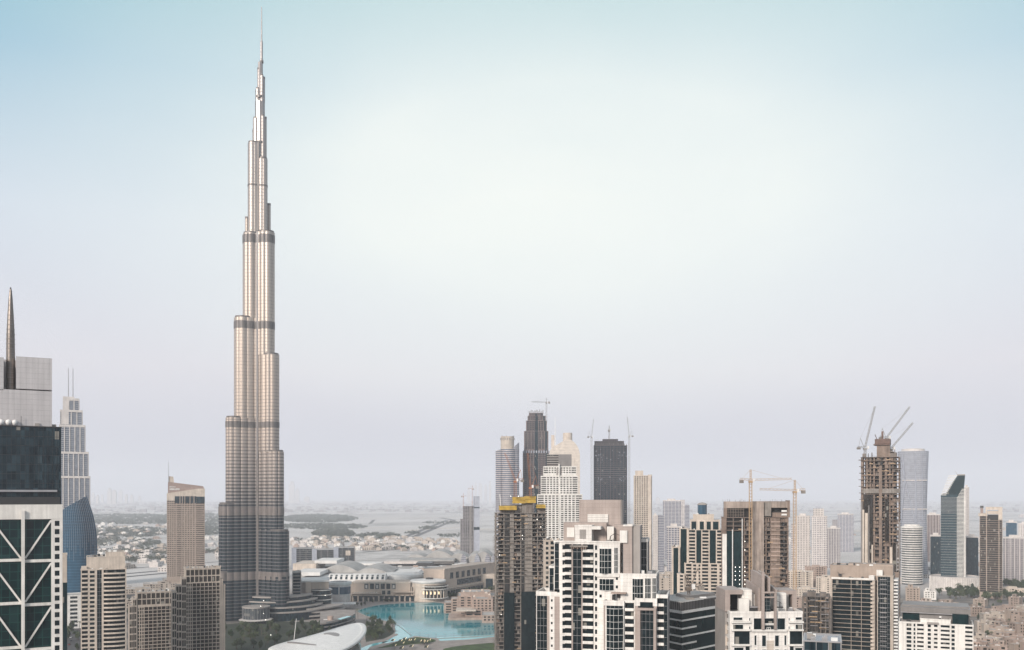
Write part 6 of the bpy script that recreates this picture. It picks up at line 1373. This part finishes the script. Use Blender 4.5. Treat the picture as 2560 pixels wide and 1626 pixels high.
xm = X(640, -30); t.mb('entry_drum', 'glass_grey').rev([(17, 0), (17, 20)], xm, -24, 28); t.mb('drum_roof', 'greige').rev([(18, 20), (18, 21.5), (3, 22.5)], xm, -24, 28); t.mb('entry_canopy', 'pale').rev([(21, 4.2), (22, 5), (14, 5.6)], xm, -30, 28)
for k in range(14): a = pi+pi*k/13; t.mb('drum_mullions', 'steel').box(xm+17.1*cos(a)-.15, xm+17.1*cos(a)+.15, -24+17.1*sin(a)-.15, -24+17.1*sin(a)+.15, 0, 20)
t.done()
t = T('office_wing', 'low dark glass wing attached right beside the foot of the tallest tower', 742, 1262, 0, 'building'); t.vol(731, 753, 1431, None, 0, 30, 'w.1 G1 w.1', 'G1', fh=4.4, wall='greige', glass='glass_navy', merge=True, wf=(.2, .95), cap=1); t.done()
# crescent building with roof pool
t = T('crescent_building', 'crescent shaped dark building with pale bands and a rooftop pool by the lake', 845, 1075, 0, 'building'); X = lambda px, y=0: t.x(px, y)
front = [(800, 1592), (815, 1590.5), (832, 1587), (850, 1582), (868, 1576), (880, 1571), (889, 1565)]; back = [(886, 1557), (860, 1556), (830, 1558), (800, 1562)]
def cpoly(o=0):
    g = [gp(a, b+o*.6) for a, b in front]+[gp(a, b) for a, b in back]; c_, s_ = cos(-t.rz), sin(-t.rz)
    return [((x-t.b[0])*c_-(y-t.b[1])*s_, (x-t.b[0])*s_+(y-t.b[1])*c_) for x, y in g]
MB().prism(cpoly(), 0, 16).build('glazing', 'glass_navy', t.o)
for z_ in (2.2, 6.2, 10.2, 14.4): MB().prism(cpoly(1.2), z_, z_+(1.2 if z_ < 14 else 2.2)).build('band', 'greige', t.o)
MB().prism(cpoly(-1.5), 16.2, 16.65).build('roof_deck', 'paving', t.o)
pl = [gp(a, b, 16.6) for a, b in ((843, 1548), (868, 1541), (878, 1542), (852, 1550))]; c_, s_ = cos(-t.rz), sin(-t.rz)
MB().prism([((x-t.b[0])*c_-(y-t.b[1])*s_, (x-t.b[0])*s_+(y-t.b[1])*c_) for x, y in pl][::-1], 16.6, 17.0).build('pool', 'pool_water', t.o)
x_, y_ = gp(826, 1552, 16); xx = (x_-t.b[0])*c_-(y_-t.b[1])*s_; yy = (x_-t.b[0])*s_+(y_-t.b[1])*c_
t.mb('roof_kiosk', 'pinkish').rev([(3.6, 16), (3.6, 21), (3, 21.6), (.5, 22)], xx, yy, 16); t.mb('awning', 'white_plain').box(xx-8, xx-3.5, yy-12, yy-8, 18.5, 19)
t.done()
# leaf roof
o = empty('leaf_roof_hall', ground(800, 1600, 30)+(0,), 0, 'big white leaf shaped roof with dark slits over a glass hall', 'hall')
ox, oy = o.location[0], o.location[1]
rim = smooth([(664, 1618), (787, 1586.5), (850, 1567), (893, 1556), (912, 1558), (918, 1573), (908, 1592), (884, 1612), (850, 1628), (790, 1640), (720, 1640), (680, 1627)], 2)
g = [ground(a, b, 30) for a, b in rim]; g = [(x-ox, y-oy) for x, y in g]
ar = sum(g[k][0]*g[(k+1) % len(g)][1]-g[(k+1) % len(g)][0]*g[k][1] for k in range(len(g))); g = g if ar > 0 else g[::-1]
cxm, cym = sum(p[0] for p in g)/len(g), sum(p[1] for p in g)/len(g)
m = MB(); n = len(g); rings = [(1.0, 28.2), (1.0, 29.6), (.97, 30.3), (.88, 30.9), (.86, 30.4), (.80, 30.5), (.6, 31.6), (.3, 32.4)]
vs = [(cxm+(x-cxm)*f, cym+(y-cym)*f, z_) for f, z_ in rings for x, y in g]; fs = [(j*n+k, j*n+(k+1) % n, (j+1)*n+(k+1) % n, (j+1)*n+k) for j in range(len(rings)-1) for k in range(n)]+[tuple((len(rings)-1)*n+k for k in range(n)), tuple(range(n-1, -1, -1))]
m.add(vs, fs); m.build('leaf_roof', 'white_metal', o)
MB().prism([(cxm+(x-cxm)*.84, cym+(y-cym)*.84) for x, y in g], 0, 28.1).build('glass_hall', 'glass_navy', o)
def slit(pts, z_):
    q = [ground(a, b, z_) for a, b in smooth(pts, 2)]; q = [(x-ox, y-oy) for x, y in q]; ar = sum(q[k][0]*q[(k+1) % len(q)][1]-q[(k+1) % len(q)][0]*q[k][1] for k in range(len(q))); q = q if ar > 0 else q[::-1]
    MB().prism(q, z_-1.6, z_).build('roof_slit', 'grey_clad', o)
slit([(805, 1584.5), (822, 1581), (842, 1582), (850, 1586), (847, 1591), (835, 1590), (822, 1586)], 32.6); slit([(712, 1604), (740, 1605), (770, 1609), (792, 1611.5), (790, 1613), (765, 1611), (735, 1607.5)], 32.2)
MB().bar((ground(735, 1597, 31)[0]-ox, ground(735, 1597, 31)[1]-oy, 30), (ground(735, 1597, 31)[0]-ox+2.2, ground(735, 1597, 31)[1]-oy, 50), .35, 8, .2).build('mast', 'white_metal', o)
# lit pergola on the near bank
pg = empty('pergola', gp(1040, 1616)+(0,), 0, 'pergola strung with warm lights on the near lake bank', 'pergola'); warm = lamp_mat('warm_strip', (1.0, .80, .48), 0.9)
for k in range(16):
    a, q = random.uniform(985, 1080), random.uniform(1603, 1634); x_, y_ = gp(a, q); x_ -= pg.location[0]; y_ -= pg.location[1]
    MB().box(x_-.16, x_+.16, y_-6, y_+6, 3.6, 3.85).build('light_strip', warm, pg); MB().bar((x_, y_-7, 0), (x_, y_-7, 3.6), .15).build('post', 'dark_metal', pg); MB().box(x_-3.5, x_-.4, y_-7, y_+7, 3.3, 3.5).build('canopy', 'park_soil', pg)
# path lamps by the tower, lake lamps, festoon
for k, (px, q, d) in enumerate(((659, 1502, 1190), (652, 1516, 1180), (659, 1534, 1170), (664, 1550, 1160), (671, 1571, 1120), (677, 1588, 1090), (639, 1554, 1180), (813, 1489, 1225), (624, 1575, 1130), (640, 1572, 1135))):
    s_ = d/F; z_ = CH-(q-HY)*s_; o = empty('floodlight_mast', ((px-CX)*s_, d, 0), 0, 'slender mast with a white floodlight in front of the foot of the tallest tower', 'street lamp', 'floodlight masts at the tallest tower')
    MB().bar((0, 0, 0), (0, 0, z_), .14, 6, .08).build('pole', 'dark_metal', o); MB().rev([(.1, z_-.5), (.55, z_), (.1, z_+.5)], 0, 0, 10).build('lamp_head', lampm, o, True)
for k, (px, q) in enumerate(((1090, 1597), (1113, 1596.5), (1135, 1595.5), (1157, 1594.5), (1177, 1593), (1195, 1592), (1210, 1591), (1071, 1597), (1050, 1594))):
    x_, y_ = gp(px, q); o = empty('lamp_post', (x_, y_, 0), 0, 'thin dark lamp post on the near quay wall of the lake', 'lamp post', 'lamp posts on the near quay')
    MB().bar((0, 0, 0), (0, 0, 5.2), .16, 6, .1).build('pole', 'dark_metal', o); MB().box(-.5, .5, -.2, .2, 5.2, 5.5).build('lamp_head', 'dark_metal', o)
crane('orange boom of a mobile crane rising from the garden before the tallest tower', 613, 900, 1585, None, 0, 0, 'crane_ochre', (609, 1583), 1.2, None) if 0 else None

# ------------------------------------------------------------------ sandy low-rise quarter, mid-rises
def lowrise(px, py, w, h, dp, label, group=None, mat='pinkish', fl=3.4, rot=0):
    x_, y_ = gp(px, py); t = T('lowrise_building', label, px, y_, rot, 'building', group); n = max(2, int(w/5))
    s_ = F/y_; hw_ = w/2*s_; q = HY+(CH-h)*s_
    t.vol(px-hw_, px+hw_, q, None, 0, dp, 'w'+str(round(random.uniform(.4, 1.6), 2))+' '+''.join(random.choice(['p.5 w.5 ', 'p.5 w.6 ', 'p.7 w.9 ', 'w1.1 ', 'b1.1 w.5 ', 'p.35 w.3 p.35 w.7 ']) for _ in range(n))+'w.3', 'w.6 '+''.join(random.choice(['p.5 w.6 ', 'w1 ', 'p.7 w.8 ']) for _ in range(max(2, int(dp/5))))+'w.2', fh=fl, wall=mat, glass='glass_warm', cap=.9, wf=(.25, .78), deep=.7, roof='roof_grey' if mat != 'pinkish' else 'tan')
    a = random.uniform(.1, .5); t.vol(px-hw_+2*hw_*a, px-hw_+2*hw_*(a+.34), q-random.uniform(3, 6)*s_*.8, q, dp*.2, dp*.7, 'w.5 p.5 w.5', 'w1', fh=3, wall=mat, glass='glass_warm', cap=.5, deep=.5)
    for _ in range(4): xx = random.uniform(t.x(px-hw_*.8), t.x(px+hw_*.7)); yy = random.uniform(dp*.1, dp*.8); t.item('roof_unit', 'pale', 1, MB().box(xx, xx+1.6, yy, yy+1.4, h-.8, h+.9))
    t.done()
LB = 'sandy low house with small windows in the quarter at the bottom right'
for k in range(30):
    px = random.uniform(2290, 2600); py = lerp(1510, 1650, (k+.5)/30)+random.uniform(-4, 4)
    if px < 2440 and py > 1530: px = random.uniform(2440, 2600)
    for e in range(random.choice([1, 2, 2])): lowrise(px+e*random.uniform(-14, 14), py+e*5, random.uniform(14, 30), random.uniform(7, 15) if px < 2530 or py > 1600 else random.uniform(14, 24), random.uniform(10, 18), LB, 'sandy houses at the bottom right', random.choice(['pinkish', 'sandy', 'tan', 'pinkish', 'beige']), rot=random.choice([0, 20, -18, 35]))
grove([(2300, 1512), (2440, 1508), (2600, 1514), (2600, 1640), (2440, 1640), (2440, 1540), (2300, 1530)], 60, 'dark tree between the sandy houses at the bottom right', 'trees between the sandy houses', 0, .9)
lowrise(2282, 1515, 22, 27, 20, 'beige mid rise block just right of the tall brown concrete tower', None, 'tan'); lowrise(2325, 1500, 20, 14, 20, 'small white layered villa block beside the beige mid rise', None, 'white_plain')
for px, py, w in ((2465, 1487, 30), (2498, 1487, 26), (2535, 1490, 50), (2590, 1494, 50)): lowrise(px, py, w, 12, 18, 'pale low terrace house behind the dark tree belt at the right', 'pale terrace houses behind the tree belt', 'cream')
for px, py, w, h in ((1870, 1470, 60, 40), (1925, 1480, 46, 30), (2000, 1478, 46, 34), (2040, 1470, 40, 38), (2070, 1490, 40, 30), (2010, 1500, 40, 18), (2055, 1520, 36, 14), (1995, 1520, 34, 12)): lowrise(px, py, w, h, 24, 'pinkish apartment block in the dense quarter beyond the second saddle jib crane', 'pinkish blocks beyond the second crane', random.choice(['pinkish', 'cream']))
for px, py, w, h in ((1650, 1560, 24, 60), (1668, 1520, 26, 50), (1690, 1500, 24, 30), (1640, 1480, 40, 20), (1700, 1450, 40, 16), (1660, 1430, 50, 12)): lowrise(px, py, w, h, 24, 'greyish apartment block between the big white tower and the sandy stepped tower', 'greyish blocks behind the big white tower', random.choice(['beige', 'pale']))
for px, py, w, h in ((2260, 1440, 60, 9), (2300, 1446, 60, 8), (2240, 1430, 70, 10), (2330, 1430, 50, 10), (2440, 1445, 60, 12), (2270, 1460, 50, 10)): lowrise(px, py, w, h, 26, 'long pale low shed before the short round tower', 'pale sheds before the round tower', 'pale')
for px, py, w, h in ((340, 1486, 50, 9), (400, 1474, 60, 10), (455, 1470, 70, 16), (520, 1460, 60, 8), (300, 1480, 40, 8), (330, 1520, 40, 9)): lowrise(px, py, w, h, 30, 'low grey podium building between the beige towers and the tan hotel', 'podium buildings by the tan hotel', random.choice(['greige', 'beige']))

# ------------------------------------------------------------------ far-off city in the haze, cars in the streets
m = MB()
for k in range(1500):
    px = random.choice([random.uniform(180, 700), random.uniform(620, 1250), random.uniform(1450, 2560)]); py = HY+random.choice([random.uniform(17, 26), random.uniform(22, 44)])
    x_, y_ = gp(px, py); w_ = random.uniform(14, 60); m.box(x_, x_+w_, y_, y_+random.uniform(12, 50), 0, random.choice([6, 8, 10, 14, 22])*random.uniform(.7, 1.3))
tag(m.build('far_city', 'far_grey'), 'low far-off city dissolving into the haze below the horizon', 'city', None, 'stuff')
plain('car_white', (0.62, 0.62, 0.62), .3); plain('car_dark', (0.05, 0.05, 0.055), .25); plain('car_red', (0.25, 0.03, 0.025), .3); plain('tyre', (0.02, 0.02, 0.02), .8)
CARS = []
for mt, cn in (('car_white', 'white'), ('car_dark', 'dark'), ('car_red', 'red')):
    o = empty('car', (0, 0, 0), 0, cn+' car on a street', 'car'); MB().prism([(-.9, -2.2), (.9, -2.2), (.9, 2.2), (-.9, 2.2)], .35, .95).box(-.8, .8, -1.3, 1.5, .95, 1.05).build('body', mt, o)
    m = MB(); m.add([(-.8, -1.4, 1.05), (.8, -1.4, 1.05), (.8, 1.7, 1.05), (-.8, 1.7, 1.05), (-.65, -.7, 1.5), (.65, -.7, 1.5), (.65, 1.2, 1.5), (-.65, 1.2, 1.5)], [(0, 1, 5, 4), (1, 2, 6, 5), (2, 3, 7, 6), (3, 0, 4, 7), (4, 5, 6, 7)]); m.build('cabin', 'glass_dark', o)
    for sx in (-.82, .82):
        for sy in (-1.35, 1.35): MB().bar((sx-.1, sy, .34), (sx+.1, sy, .34), .34, 10).build('wheel', 'tyre', o)
    CARS.append((o, cn))
first = set()
for k in range(26):
    o, cn = CARS[random.choice([0, 0, 1, 1, 2])]
    if k < 14: px, py, lb, gr = random.uniform(166, 214), lerp(1496, 1622, k/14), ' car on the street below the blue sail tower', ' cars below the sail tower'
    elif k < 20: px, py, lb, gr = random.uniform(310, 540), random.uniform(1472, 1480), ' car on the road before the tan hotel tower', ' cars before the tan hotel'
    else: px, py, lb, gr = random.uniform(2450, 2560), random.uniform(1462, 1474), ' car on the highway right of the bronze glass tower', ' cars on the right highway'
    c = o if cn not in first else copy_tree(o); first.add(cn); x_, y_ = gp(px, py); c.location = (x_, y_, .2); c.rotation_euler = (0, 0, random.choice([0.25, 3.4]) if k < 14 else 1.4); c['label'] = cn+lb; c['group'] = cn+gr
